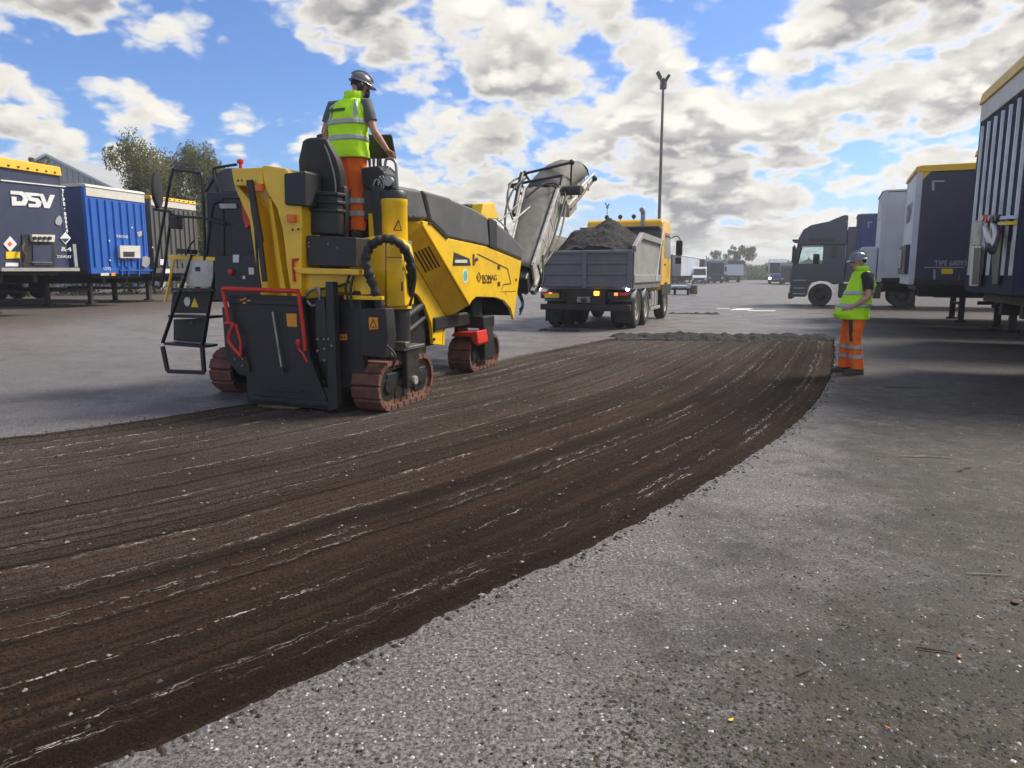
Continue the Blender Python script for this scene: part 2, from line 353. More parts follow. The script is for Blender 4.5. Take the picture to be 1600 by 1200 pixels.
def mknodes(m):
    t = m.node_tree; b = t.nodes['Principled BSDF']
    def nd(ty, **k):
        n = t.nodes.new(ty)
        for a, v in k.items(): setattr(n, a, v)
        return n
    def sett(n, i, v):
        if isinstance(v, bpy.types.NodeSocket): t.links.new(v, n.inputs[i])
        else: n.inputs[i].default_value = v
    def noise(vec, sc, det=4, ro=.55):
        n = nd('ShaderNodeTexNoise'); t.links.new(vec, n.inputs['Vector']); n.inputs['Scale'].default_value = sc; n.inputs['Detail'].default_value = det; n.inputs['Roughness'].default_value = ro; return n.outputs[0]
    def ramp(v, lo, hi, a=0.0, c=1.0):
        n = nd('ShaderNodeMapRange', interpolation_type='SMOOTHSTEP'); sett(n, 0, v); sett(n, 1, lo); sett(n, 2, hi); sett(n, 3, a); sett(n, 4, c); return n.outputs[0]
    def mix(f, a, c):
        n = nd('ShaderNodeMix', data_type='RGBA'); sett(n, 0, f); sett(n, 6, a); sett(n, 7, c); return n.outputs[2]
    def ma(op, a, c=0.0):
        n = nd('ShaderNodeMath', operation=op); sett(n, 0, a); sett(n, 1, c); return n.outputs[0]
    def scale(vec, s):
        n = nd('ShaderNodeVectorMath', operation='MULTIPLY'); sett(n, 0, vec); sett(n, 1, s); return n.outputs[0]
    def vor(vec, sc, feat='F1', out=0):
        n = nd('ShaderNodeTexVoronoi', feature=feat); t.links.new(vec, n.inputs['Vector']); n.inputs['Scale'].default_value = sc; return n.outputs[out]
    def bump(h, st, dist, prev=None):
        n = nd('ShaderNodeBump'); n.inputs['Strength'].default_value = st; n.inputs['Distance'].default_value = dist; t.links.new(h, n.inputs['Height'])
        if prev is not None: t.links.new(prev, n.inputs['Normal'])
        return n.outputs[0]
    return t, b, nd, noise, ramp, mix, ma, scale, vor, bump
# --- milled surface
m = bpy.data.materials.new('milled'); m.use_nodes = True; MATS['milled'] = m
t, b, nd, noise, ramp, mix, ma, scale, vor, bump = mknodes(m)
uv = nd('ShaderNodeTexCoord').outputs['UV']; ob = nd('ShaderNodeTexCoord').outputs['Object']
at = nd('ShaderNodeAttribute', attribute_name='ridge').outputs['Fac']
long_ = noise(scale(uv, (.35, 9, 1)), 1, 5, .6); fine = noise(scale(uv, (7, 60, 1)), 1, 5, .65); patch = noise(ob, .45, 4, .6); grit = noise(ob, 75, 3, .7)
sv = nd('ShaderNodeSeparateXYZ'); t.links.new(uv, sv.inputs[0]); across = sv.outputs[1]
band = noise(scale(uv, (.05, 2.4, 1)), 1, 4, .6); lines = noise(scale(uv, (.10, 26, 1)), 1, 4, .65)
c = mix(ramp(band, .36, .64), (.023, .0125, .0075, 1), (.088, .053, .033, 1))
# dust from earlier passes lies on the older, left part of the strip
c = mix(ma('MULTIPLY', ramp(ma('ADD', across, ma('MULTIPLY', ma('SUBTRACT', noise(scale(uv, (.12, 1.1, 1)), 1, 4, .6), .5), 4.5)), 4.1, 1.0), .66), c, (.190, .155, .135, 1))
c = mix(ramp(lines, .52, .36, 0, .75), c, (.017, .0105, .0075, 1))
c = mix(ramp(patch, .45, .68, 0, .4), c, (.022, .015, .011, 1))
c = mix(ramp(grit, .42, .66, 0, .7), c, (.010, .0065, .005, 1))
c = mix(ramp(noise(scale(uv, (14, 42, 1)), 1, 6, .75), .58, .70, 0, .40), c, (.22, .175, .145, 1))
# scraped stone left on the ridges between passes: thin broken streaks
st_ = noise(scale(uv, (7, 95, 1)), 1, 4, .75); gate = noise(scale(uv, (.9, 6, 1)), 1, 3, .6)
c = mix(ma('MULTIPLY', ma('MULTIPLY', ramp(at, .25, .8), ramp(st_, .528, .58)), ma('MULTIPLY', ramp(gate, .42, .56), ramp(noise(ob, 60, 3, .7), .40, .52))), c, (.66, .62, .57, 1))
c = mix(ma('MULTIPLY', ramp(noise(scale(uv, (12, 150, 1)), 1, 3, .75), .70, .74), .8), c, (.50, .47, .44, 1))
t.links.new(c, b.inputs['Base Color']); b.inputs['Roughness'].default_value = .9; b.inputs['Specular IOR Level'].default_value = .15
wvn = nd('ShaderNodeMath', operation='SINE'); t.links.new(ma('MULTIPLY', ma('ADD', ma('ADD', sv.outputs[0], ma('MULTIPLY', ma('PINGPONG', across, .42), .5)), ma('MULTIPLY', patch, .05)), 230.0), wvn.inputs[0])
bn = bump(wvn.outputs[0], .35, .006); bn = bump(lines, .9, .05, bn); bn = bump(fine, .7, .03, bn); bn = bump(noise(ob, 42, 5, .75), 1.0, .035, bn); bn = bump(vor(ob, 85), .5, .008, bn)
t.links.new(bn, b.inputs['Normal']); me.materials.append(m)

# --- asphalt sheet with the trench cut out of it
bm = bmesh.new(); E = 900
rect = [bm.verts.new(p) for p in ((-E, -60, 0), (E, -60, 0), (E, E, 0), (-E, E, 0))]
loop = [bm.verts.new((x, y, 0)) for x, y in list(le_) + list(re_[::-1])]
edges = [bm.edges.new((l[i], l[(i + 1) % len(l)])) for l in (rect, loop) for i in range(len(l))]
bmesh.ops.triangle_fill(bm, use_beauty=True, use_dissolve=False, edges=edges)
hole = set(loop)
for f in [f for f in bm.faces if all(v in hole for v in f.verts)]:
    cx = f.calc_center_median(); i = int(np.argmin(np.hypot(le_[:, 0] - cx.x, le_[:, 1] - cx.y))); k = int(np.argmin(np.hypot(re_[:, 0] - cx.x, re_[:, 1] - cx.y)))
    a1 = le_[min(i + 1, NU - 1)] - le_[max(i - 1, 0)]; a2 = re_[min(k + 1, NU - 1)] - re_[max(k - 1, 0)]
    sl = a1[0] * (cx.y - le_[i][1]) - a1[1] * (cx.x - le_[i][0]); sr = a2[0] * (cx.y - re_[k][1]) - a2[1] * (cx.x - re_[k][0])
    if sl < 0 < sr: bm.faces.remove(f)
for s in (5.2, 4.6, 4.0, 3.4, 2.8, 2.2, 1.6, 1.0, .6, .2):
    n = Vector((TLD[1], -TLD[0], 0)); co = Vector((TL[0], TL[1], 0)) + n * s
    bmesh.ops.bisect_plane(bm, geom=bm.verts[:] + bm.edges[:] + bm.faces[:], plane_co=co, plane_no=n)
for v in bm.verts: v.co.z = bank(v.co.x, v.co.y)
bmesh.ops.recalc_face_normals(bm, faces=bm.faces)
me = bpy.data.meshes.new('ground'); bm.to_mesh(me); bm.free()
if sum(p.normal.z * p.area for p in me.polygons) < 0: me.flip_normals()
ground = bpy.data.objects.new('ground', me); COL.objects.link(ground); tag(ground, kind='structure')
m = bpy.data.materials.new('asphalt'); m.use_nodes = True; MATS['asphalt'] = m
t, b, nd, noise, ramp, mix, ma, scale, vor, bump = mknodes(m)
ob = nd('ShaderNodeTexCoord').outputs['Object']; sp = nd('ShaderNodeSeparateXYZ'); t.links.new(ob, sp.inputs[0])
agg = noise(ob, 60, 5, .75); mid = noise(ob, 1.1, 6, .65); lg = noise(ob, .16, 5, .6)
c = mix(ramp(agg, .38, .62), (.044, .038, .037, 1), (.275, .252, .247, 1))
c = mix(ramp(noise(ob, 26, 6, .8), .46, .64, 0, .65), c, (.046, .039, .036, 1))
c = mix(ramp(noise(ob, 34, 6, .8), .55, .70, 0, .5), c, (.34, .32, .32, 1))
c = mix(ramp(mid, .40, .66, 0, .45), c, (.085, .075, .073, 1))
c = mix(ramp(lg, .46, .62, 0, .25), c, (.24, .225, .23, 1))
cells = nd('ShaderNodeTexVoronoi'); t.links.new(ob, cells.inputs['Vector']); cells.inputs['Scale'].default_value = 70
sepc = nd('ShaderNodeSeparateColor'); t.links.new(cells.outputs['Color'], sepc.inputs[0])
c = mix(ma('MULTIPLY', ramp(sepc.outputs[0], .955, .965), ramp(cells.outputs[0], .42, .25)), c, (.62, .60, .58, 1))
c = mix(ma('MULTIPLY', ramp(sepc.outputs[1], .90, .91), ramp(cells.outputs[0], .45, .3)), c, (.03, .026, .024, 1))
c = mix(ramp(noise(ob, 9, 6, .8), .54, .68, 0, .55), c, (.060, .050, .046, 1))
# cracks
wv = nd('ShaderNodeVectorMath', operation='ADD'); t.links.new(ob, wv.inputs[0])
wn = nd('ShaderNodeTexNoise'); t.links.new(ob, wn.inputs['Vector']); wn.inputs['Scale'].default_value = 3.5; wn.inputs['Detail'].default_value = 5
wm = nd('ShaderNodeVectorMath', operation='SCALE'); t.links.new(wn.outputs['Color'], wm.inputs[0]); wm.inputs['Scale'].default_value = .5; t.links.new(wm.outputs[0], wv.inputs[1])
crk = ma('MULTIPLY', ramp(vor(wv.outputs[0], 1.5, 'DISTANCE_TO_EDGE'), .011, .002), ramp(noise(ob, .5, 3), .44, .54))
c = mix(ma('MULTIPLY', crk, .75), c, (.028, .022, .018, 1))
# leaf mould and silt lying along the row of parked trailers on the right
sd_ = ma('SUBTRACT', ma('MULTIPLY', ma('SUBTRACT', 7.4, sp.outputs[0]), .914), ma('MULTIPLY', ma('SUBTRACT', 11.3, sp.outputs[1]), .407))
nn = ma('MULTIPLY', ma('SUBTRACT', noise(ob, .7, 6, .65), .5), 5.0)
silt = ma('MULTIPLY', ramp(ma('ADD', sd_, nn), 2.9, 1.6), ramp(noise(ob, 11, 6, .8), .36, .50))
sc_ = mix(ramp(noise(ob, 2.2, 4), .4, .65), (.014, .013, .010, 1), (.040, .031, .020, 1))
c = mix(ma('MULTIPLY', silt, .93), c, sc_)
damp = ramp(ma('ADD', sd_, nn), 3.4, 1.3)
c = mix(ma('MULTIPLY', damp, .35), c, (.070, .054, .042, 1))
c = mix(ma('MULTIPLY', damp, ramp(noise(ob, 4.0, 7, .8), .46, .56, 0, .9)), c, (.026, .021, .0155, 1))
c = mix(ma('MULTIPLY', damp, ramp(noise(ob, 38, 4, .8), .56, .62, 0, .8)), c, (.013, .011, .009, 1))
c = mix(ma('MULTIPLY', damp, ramp(noise(ob, 1.6, 5, .7), .56, .66, 0, .5)), c, (.075, .048, .03, 1))
# mud dragged about near the left row
sdl = ma('SUBTRACT', ma('MULTIPLY', ma('ADD', sp.outputs[0], 12.35), .966), ma('MULTIPLY', ma('SUBTRACT', sp.outputs[1], 20.2), .26))
c = mix(ramp(ma('ADD', sdl, ma('MULTIPLY', noise(ob, .5, 5), 3.0)), 4.6, 2.0, 0, .7), c, (.085, .062, .048, 1))
t.links.new(c, b.inputs['Base Color'])
t.links.new(ma('MAXIMUM', ramp(mid, .35, .7, .46, .74), ma('MULTIPLY', damp, .62)), b.inputs['Roughness']); b.inputs['Specular IOR Level'].default_value = .38
bn = bump(agg, .7, .012); bn = bump(cells.outputs[0], .35, .006, bn); bn = bump(mid, .3, .03, bn)
t.links.new(bn, b.inputs['Normal']); me.materials.append(m)

# --- loose pieces: chips and crumbs
def scatter(name, pts, smin, smax, mats, flat=.6):
    v, f, mi = [], [], []
    for (x, y, z) in pts:
        s = smin + (smax - smin) * rng.random() ** 3; a = rng.random() * 6.28; n0 = len(v)
        ring = [(x + s * (.6 + .5 * rng.random()) * math.cos(a + k * 1.5708), y + s * (.6 + .5 * rng.random()) * math.sin(a + k * 1.5708), z + s * .1 * rng.random()) for k in range(4)]
        v += ring + [(x + s * .3 * (rng.random() - .5), y + s * .3 * (rng.random() - .5), z + s * flat * (.6 + .6 * rng.random()))]
        f += [(n0 + k, n0 + (k + 1) % 4, n0 + 4) for k in range(4)]; mi += [rng.randrange(len(mats))] * 4
    me = bpy.data.meshes.new(name); me.from_pydata(v, [], f); me.update()
    for q in mats: me.materials.append(MATS[q])
    me.polygons.foreach_set('material_index', mi); o = bpy.data.objects.new(name, me); COL.objects.link(o); return o
mat('chip_pale', (.5, .48, .46), .6, var=.3); mat('chip_grey', (.2, .19, .19), .7, var=.3); mat('crumb', (.030, .022, .017), .85, var=.4); mat('crumb_grey', (.055, .048, .043), .85, var=.4)
def intrench(x, y):
    i = int(np.argmin(np.hypot(le_[:, 0] - x, le_[:, 1] - y))); k = int(np.argmin(np.hypot(re_[:, 0] - x, re_[:, 1] - y)))
    a1 = le_[min(i + 1, NU - 1)] - le_[max(i - 1, 0)]; a2 = re_[min(k + 1, NU - 1)] - re_[max(k - 1, 0)]
    return a1[0] * (y - le_[i][1]) - a1[1] * (x - le_[i][0]) < 0 < a2[0] * (y - re_[k][1]) - a2[1] * (x - re_[k][0])
pts = []
while len(pts) < 4200:
    q = G(rng.uniform(-60, 1660), 470 + 760 * rng.random() ** .75)
    if q.y < 14 and not intrench(q.x, q.y): pts.append((q.x, q.y, bank(q.x, q.y)))
tag(scatter('loose_chippings', pts, .0025, .012, ['chip_pale', 'chip_grey', 'chip_grey', 'crumb', 'crumb']), 'pale and dark stone chips strewn over the old asphalt', 'chippings', kind='stuff')
pts = []
for _ in range(9000):
    i = min(NU - 1, int(rng.random() ** .8 * NU)); vq = min(.995, max(.005, rng.choice(RIDGES)[0] + rng.gauss(0, .02) if rng.random() < .45 else rng.random()))
    p = le_[i] * (1 - vq) + re_[i] * vq; pts.append((p[0], p[1], -DEPTH + .002))
for _ in range(3500):
    i = rng.randrange(NU); e, s = (re_, 1) if rng.random() < .7 else (le_, -1); o_ = e[i] + (re_[i] - le_[i]) / 5 * s * abs(rng.gauss(0, .05)); pts.append((o_[0], o_[1], .001))
tag(scatter('milled_crumbs', pts, .004, .020, ['crumb', 'crumb', 'crumb_grey', 'crumb_grey', 'chip_grey']), 'dark crumbs of asphalt lying on the milled strip and its edges', 'crumbs', kind='stuff')

pts = []
while len(pts) < 8000:
    q = G(rng.uniform(900, 1680), 500 + 730 * rng.random() ** .7); d_ = (7.4 - q.x) * .914 - (11.3 - q.y) * .407 + 2.2 * nz(q.x * .9, q.y * .9, 4)
    if d_ < 2.4 and q.y < 16 and not intrench(q.x, q.y): pts.append((q.x, q.y, 0))
mat('mould', (.02, .017, .012), .9, var=.4); mat('mould_brown', (.075, .045, .022), .85, var=.4); mat('moss', (.035, .042, .015), .9, var=.4)
tag(scatter('leaf_litter', pts, .003, .013, ['mould', 'mould', 'mould', 'mould_brown', 'moss', 'crumb', 'crumb_grey'], .3), 'dark bits of leaf mould, moss and grit below the right trailers', 'litter', kind='stuff')
# --- windrow of loose millings left across the end of the strip
def windrow(name, p0, p1, wid, hgt, seed, label):
    p0, p1 = Vector(p0), Vector(p1); n = int((p1 - p0).length / .06) + 2; mm = 15; d = (p1 - p0).normalized(); s = Vector((-d.y, d.x, 0)); v = []
    for i in range(n):
        tt = i / (n - 1); hh = hgt * (.5 + .5 * nz(tt * (p1 - p0).length * .9, seed) + .75 * abs(nz(tt * (p1 - p0).length * 2.3, seed + 3))) * min(1, min(tt, 1 - tt) * 14 + .05)
        for j in range(mm):
            k = j / (mm - 1) * 2 - 1; q = p0.lerp(p1, tt) + s * k * wid * (1 + .35 * nz(i * .09, seed + k))
            v.append((q.x, q.y, bank(q.x, q.y) - .05 + .045 * (1 - abs(k)) + max(0, hh * (1 - k * k) ** 1.1) + .05 * hgt / .15 * nz(q.x * 6, q.y * 6, seed) + .03 * nz(q.x * 19, q.y * 19, seed)))
    f = [(i * mm + j, i * mm + j + 1, (i + 1) * mm + j + 1, (i + 1) * mm + j) for i in range(n - 1) for j in range(mm - 1)]
    me = bpy.data.meshes.new(name); me.from_pydata(v, [], f); me.update(); me.materials.append(MATS['millings']); o = bpy.data.objects.new(name, me); COL.objects.link(o)
    return tag(o, label, 'millings', kind='stuff')
mat('millings', (.019, .0175, .0165), .95, var=.5, scale=14, bump=1.0, bscale=40)
windrow('millings_windrow', G(950, 526), G(1304, 528), 1.0 * .55, .13, 2.2, 'low ridge of dark loose millings across the end of the strip')
windrow('millings_spill', G(1040, 490), G(1125, 491), .5, .10, 6.2, 'thin spill of dark millings on the yard ahead of the tipper')
windrow('millings_scrape', G(842, 516), G(905, 518), .3, .06, 9.2, 'scrape of dark millings by the tipper rear wheels')
# --- worn paint
def marking(pts, name='road_marking', z=.004):
    mbm = MB(); mbm.add([(q.x, q.y, z + bank(q.x, q.y)) for q in pts], [list(range(len(pts)))]); return tag(mbm.build(name, 'paint_white'), kind='structure')
marking([G(1140, 484.5), G(1168, 484.5), G(1178, 482), G(1150, 482)])
marking([G(1166, 486), G(1212, 486), G(1212, 484.9), G(1170, 484.9)])
marking([G(1120, 482.3), G(1140, 482.3), G(1140, 481.6), G(1120, 481.6)])
# --- twigs, straws and leaves on the right
def litter(px, py, ln, ang, m, name, label, cat, r=.004, group=None):
    p = G(px, py); a = Vector((math.cos(ang), math.sin(ang), 0)); q = [p + a * ln * k / 4 + Vector((-a.y, a.x, 0)) * ln * .06 * nz(k * .8, px) + Vector((0, 0, r + .004)) for k in range(5)]
    tag(MB().tube(q, [r * .6, r, r * .9, r * .8, r * .4], 5).build(name, m), label, cat, group)
litter(1405, 714, .42, -.12, 'straw', 'straw', 'pale curved straw stalk on the dark silted asphalt', 'straw', .006)
litter(1510, 898, .20, -.10, 'straw', 'straw', 'short pale stalk beside brown silt on the asphalt', 'straw', .004)
litter(1432, 1014, .12, -.35, 'twig', 'twig', 'thin black twig lying near the orange leaf', 'twig', .004)
litter(1242, 1058, .09, .5, 'twig', 'twig', 'bent brown twig on the paler asphalt', 'twig', .004)
litter(1380, 606, .5, -.05, 'twig', 'twig', 'long dark stick on the ground behind the orange trousers', 'twig', .008)
litter(1495, 738, .25, .6, 'twig', 'twig', 'crooked dark twig on silted asphalt beyond the pale straw', 'twig', .006)
def leaf(px, py, s, m, label):
    p = G(px, py); a = rng.random() * 6; mbl = MB(); n = 8
    top = [p + Vector((math.cos(a) * s * math.cos(k / n * 6.28) - math.sin(a) * s * .55 * math.sin(k / n * 6.28), math.sin(a) * s * math.cos(k / n * 6.28) + math.cos(a) * s * .55 * math.sin(k / n * 6.28), .004 + s * .25 * abs(math.cos(k / n * 6.28)))) for k in range(n)]
    mbl.prism(top, (0, 0, .0015)); tag(mbl.build('fallen_leaf', m), label, 'leaf')
leaf(1499, 1028, .013, 'dry_leaf', 'orange fallen leaf beside the thin black twig')
leaf(1142, 1127, .011, 'sticker_yellow', 'small yellow fallen leaf on pale speckled asphalt')
leaf(1586, 942, .03, 'twig', 'brown curled leaf at the edge of the silt')
leaf(1387, 1139, .009, 'dry_leaf', 'rusty little leaf among moss and grit')
# ------------------------------------------------------------------ cold planer
PAZ = R(19); PO = np.array([-2.4, 7.82, 0.]); PF = np.array([math.sin(PAZ), math.cos(PAZ), 0]); PR = np.array([math.cos(PAZ), -math.sin(PAZ), 0])
def frameQ(o, fwd, right):
    def Q(x, y, l=None, w=None, z=None):
        d = ray(x, y); n, v = (fwd, l) if l is not None else (right, w) if w is not None else (np.array([0, 0, 1.]), z)
        t = (v - (CAMP - o) @ n) / (d @ n); P = CAMP + d * t - o
        return Vector((P @ right, P @ fwd, P[2]))
    return Q
Q = frameQ(PO, PF, PR)
pl = empty('cold_planer', PO, -PAZ, 'yellow and black tracked cold planer with raised discharge conveyor and operator seat', 'road planer')
def rearpanel(name, px, m, l, depth, bevel=.008, parent=None):
    return MB().prism([Q(*p, l=l) for p in px], (0, depth, 0)).build(name, m, parent or pl, bevel)
def sidepanel(name, px, m, w, depth, bevel=.012, parent=None):
    return MB().prism([Q(*p, w=w) for p in px], (-depth, 0, 0)).build(name, m, parent or pl, bevel)
def qtube(name, px, m, r, parent=None, n=8, k=5, **pk):
    return MB().tube(smooth_path([Q(*p, **pk) for p in px], k), r, n).build(name, m, parent or pl, smooth=50)
WS = .85
# --- right side: yellow panels
side = sidepanel('side_panel', [(661, 345), (672, 347), (690, 362), (701, 372), (760, 385), (815, 408), (803, 500), (798, 482), (788, 470), (775, 465), (745, 464), (738, 470), (734, 477), (661, 353)], 'yellow', WS, .05, .015)
# hinged door outline, slots and latches on it
def groove(px, name='door_seam', wid=1.6, parent=side, w=WS, m='letter_dark'):
    mb = MB()
    for i in range(len(px) - 1):
        a, b_ = Q(*px[i], w=w), Q(*px[i + 1], w=w); d = (b_ - a).normalized(); n = Vector((0, -d.z, d.y)) * .009 * wid / 1.6; e = d * .006
        mb.prism([a - e - n, b_ + e - n, b_ + e + n, a - e + n], (.004, 0, 0))
    mb.build(name, m, parent)
groove([(746, 397), (793, 420)], wid=1.6); groove([(793, 420), (798, 443)], wid=2.4); groove([(798, 443), (786, 445)], wid=1.6); groove([(786, 445), (784, 452)], wid=1.0); groove([(782, 456), (806, 455)], wid=.7)
for p in [(779, 417), (779, 443)]:
    MB().prism([Q(p[0] + a, p[1] + b_, w=WS) for a, b_ in ((-1.6, -2.6), (1.6, -2.6), (1.6, 4), (-1.6, 4))], (.012, 0, 0)).build('latch', 'letter_dark', side, .003)
MB().prism([Q(*p, w=WS) for p in [(738.5, 397), (741, 397), (741, 415), (738.5, 415)]], (.006, 0, 0)).build('vent_slot', 'letter_dark', side)
MB().cyl(Q(743.5, 405, w=WS), Q(743.5, 405, w=WS) + Vector((.03, 0, 0)), .028, n=12).build('lock', 'steel', side, smooth=40)
MB().cyl(Q(806, 437, w=WS), Q(806, 437, w=WS) + Vector((.012, 0, 0)), .025, n=12).build('lock', 'letter_dark', side, smooth=40)
gh = MB().prism([Q(*p, w=WS) for p in [(709, 394), (733, 404), (735, 415), (707, 415)]], (.006, 0, 0)).build('grab_handle', 'charcoal', side)
MB().prism([Q(*p, w=WS + .006) for p in [(710, 406), (729, 406), (729, 411), (710, 411)]], (.012, 0, 0)).build('handle_bar', 'cream', side, .003)
for p in [(720, 425), (790, 461), (755, 463)][:1]:
    c = Q(727, 431, w=WS); MB().lathe([(.075, 0), (.075, .004), (.05, .005), (.05, .004)], c, (1, 0, 0), 20).build('round_sticker', 'green_sticker', side, smooth=30)
    MB().lathe([(.10, 0), (.10, .002), (.001, .0025)], c, (1, 0, 0), 20).build('round_sticker', 'letter_white', side, smooth=30)
# lettering and diamond mark
a, b_ = Q(753.5, 438.5, w=WS + .002), Q(776, 438.5, w=WS + .002)
lt = text('BOMAG', .17, side, a, (0, 1, 0), (0, 0, 1), 'letter_dark', sx=1.0, bold=.002)
bx = [v.co.y for v in lt.data.vertices]; k = (b_.y - a.y) / (max(bx) - min(bx)); ky = abs(Q(755, 429, w=WS).z - Q(755, 438.5, w=WS).z) / (max(v.co.z for v in lt.data.vertices) - min(v.co.z for v in lt.data.vertices))
for v in lt.data.vertices: v.co.y = a.y + (v.co.y - min(bx)) * k; v.co.z = a.z + (v.co.z - a.z) * ky
a2 = Q(753.5, 443.2, w=WS + .002); lt2 = text('FAYAT GROUP', .05, side, a2, (0, 1, 0), (0, 0, 1), 'letter_dark', bold=.001)
bx = [v.co.y for v in lt2.data.vertices]; k = (Q(768, 443, w=WS).y - a2.y) / (max(bx) - min(bx)); b0 = min(bx)
for v in lt2.data.vertices: v.co.y = a2.y + (v.co.y - b0) * k
dm = MB()
for pts in ([(747.5, 425), (744, 433.5), (747.5, 441.5), (747.5, 438.3), (746, 433.5), (747.5, 428.6)], [(748.5, 428.6), (750.4, 433.5), (748.5, 438.3), (748.5, 441.5), (752, 433.5), (748.5, 425)], [(748, 432), (749, 433.4), (748, 434.8), (747, 433.4)]):
    dm.prism([Q(*p, w=WS + .0005) for p in pts], (.004, 0, 0))
dm.build('diamond_mark', 'letter_dark', side)
for p0, s in (((790, 457), 4), ((757, 461), 2)):
    MB().prism([Q(p0[0] - s / 2, p0[1] + s, w=WS), Q(p0[0] + s / 2, p0[1] + s, w=WS), Q(p0[0], p0[1] - s, w=WS)], (.003, 0, 0)).build('warning_sticker', 'orange_sticker', side)
# sloping facet behind it, the small panel over it and the rear flange
WB = .58
fa = MB(); A0, A1, B0, B1 = Q(661, 351, w=WS - .01), Q(735, 476, w=WS - .01), Q(627, 376, w=WB + .01), None
def onf(x, y):
    d = ray(x, y); dl = Vector((d @ PR, d @ PF, d[2])); c0 = CAMP - PO; cl = Vector((c0 @ PR, c0 @ PF, c0[2])); n = (A1 - A0).cross(B0 - A0).normalized(); tt = (A0 - cl).dot(n) / dl.dot(n); return cl + dl * tt, n
B1 = onf(698, 497)[0]
fa.add([A0, A1, B1, B0] + [p + Vector((-.06, .06, .05)) for p in (A0, A1, B1, B0)], [(0, 1, 2, 3), (7, 6, 5, 4), (0, 4, 5, 1), (1, 5, 6, 2), (2, 6, 7, 3), (3, 7, 4, 0)])
facet = fa.build('sloped_panel', 'yellow', pl, .006)
MB().add([Q(627, 344, w=WB + .05), Q(662, 345, w=WS - .01), A0, B0], [(0, 1, 2, 3)]).build('corner_panel', 'yellow', pl)
for k in range(5):
    f0 = (648 + k * 5.2, 394 - k * 2.2); mid = .45
    p1, n = onf(*f0); p2, _ = onf(f0[0] + 18, f0[1] + 31)
    if n.y > 0: n = -n
    d = (p2 - p1).normalized(); sdv = n.cross(d) * .011
    MB().prism([p1 - sdv, p2 - sdv, p2 + sdv, p1 + sdv], n * .008).build('vent_slot', 'letter_dark', facet)
fl = sidepanel('rear_flange', [(627, 377), (698, 497), (696, 515), (695, 540), (677, 538), (674, 505), (664, 478), (654, 462), (644, 455), (634, 454), (627, 440)], 'yellow', WB, .05, .01)
groove([(678, 512), (685, 504), (692, 509)], wid=.7, parent=fl, w=WB); groove([(691, 537), (693, 510)], wid=.7, parent=fl, w=WB)
for p in [(677.5, 517), (677.5, 530), (691, 512)]: MB().cyl(Q(*p, w=WB), Q(*p, w=WB) + Vector((.02, 0, 0)), .022, n=10).build('bolt', 'letter_dark', fl, smooth=40)
# engine hood: three grey mouldings
WL = 2.0
h1 = sidepanel('engine_hood', [(624, 290), (659, 296), (671, 344), (624, 344)], 'hood_grey', WS - .01, WL, .05)
h2 = sidepanel('engine_hood', [(662.5, 297), (705, 309), (706, 311), (740, 325), (762, 339), (766, 386), (700, 372), (690, 361), (674, 346)], 'hood_grey', WS + .01, WL, .045)
h3 = sidepanel('engine_hood', [(763, 340), (775, 346), (800, 366), (818, 388), (817, 407), (767, 386)], 'hood_grey', WS, WL, .05)
MB().prism([Q(*p, w=WS) for p in [(762.5, 340), (775, 346), (775, 389), (764, 386)]], (.02, 0, 0)).build('hood_seam', 'charcoal', h3, .01)
for i in range(3): MB().cyl(Q(631 + i * 8, 337, w=WS - .01), Q(631 + i * 8, 337, w=WS - .01) + Vector((.01, 0, 0)), .012, n=8).build('rivet', 'steel', h1)
sidepanel('hood_rim', [(671, 350), (676, 350), (690, 364), (700, 374), (700, 371.5), (691, 361), (676, 347), (671, 347)], 'black', WS + .02, .03, .004)
# yellow bracket and cap on top
MB().prism([Q(*p, w=.3) for p in [(752, 335), (756, 318), (773, 316), (775, 330), (782, 342), (762, 343)]], (-.25, 0, 0)).build('top_bracket', 'yellow', pl, .02)
MB().prism([Q(*p, w=.1) for p in [(731, 320), (741, 318), (741, 324), (735, 326)]], (-.3, 0, 0)).build('exhaust_stack', 'black', pl, .02)
# dark chassis inside
core = MB().box(-1.15, .52, 1.0, 5.0, .95, 1.95); core.box(-1.1, .45, 1.3, 3.0, .45, .95); core.build('chassis_frame', 'black', pl, .01)
MB().box(-1.22, -1.17, 2.3, 5.1, .62, 1.9).build('side_panel', 'yellow', pl, .01)
MB().box(-1.17, .80, 4.95, 5.08, .75, 1.60).build('front_wall', 'black', pl, .01)
MB().cyl((.15, 3.7, .62), (.15, 3.7, 1.1), .09).build('front_leg_guard', 'dusty_metal', pl, smooth=40)
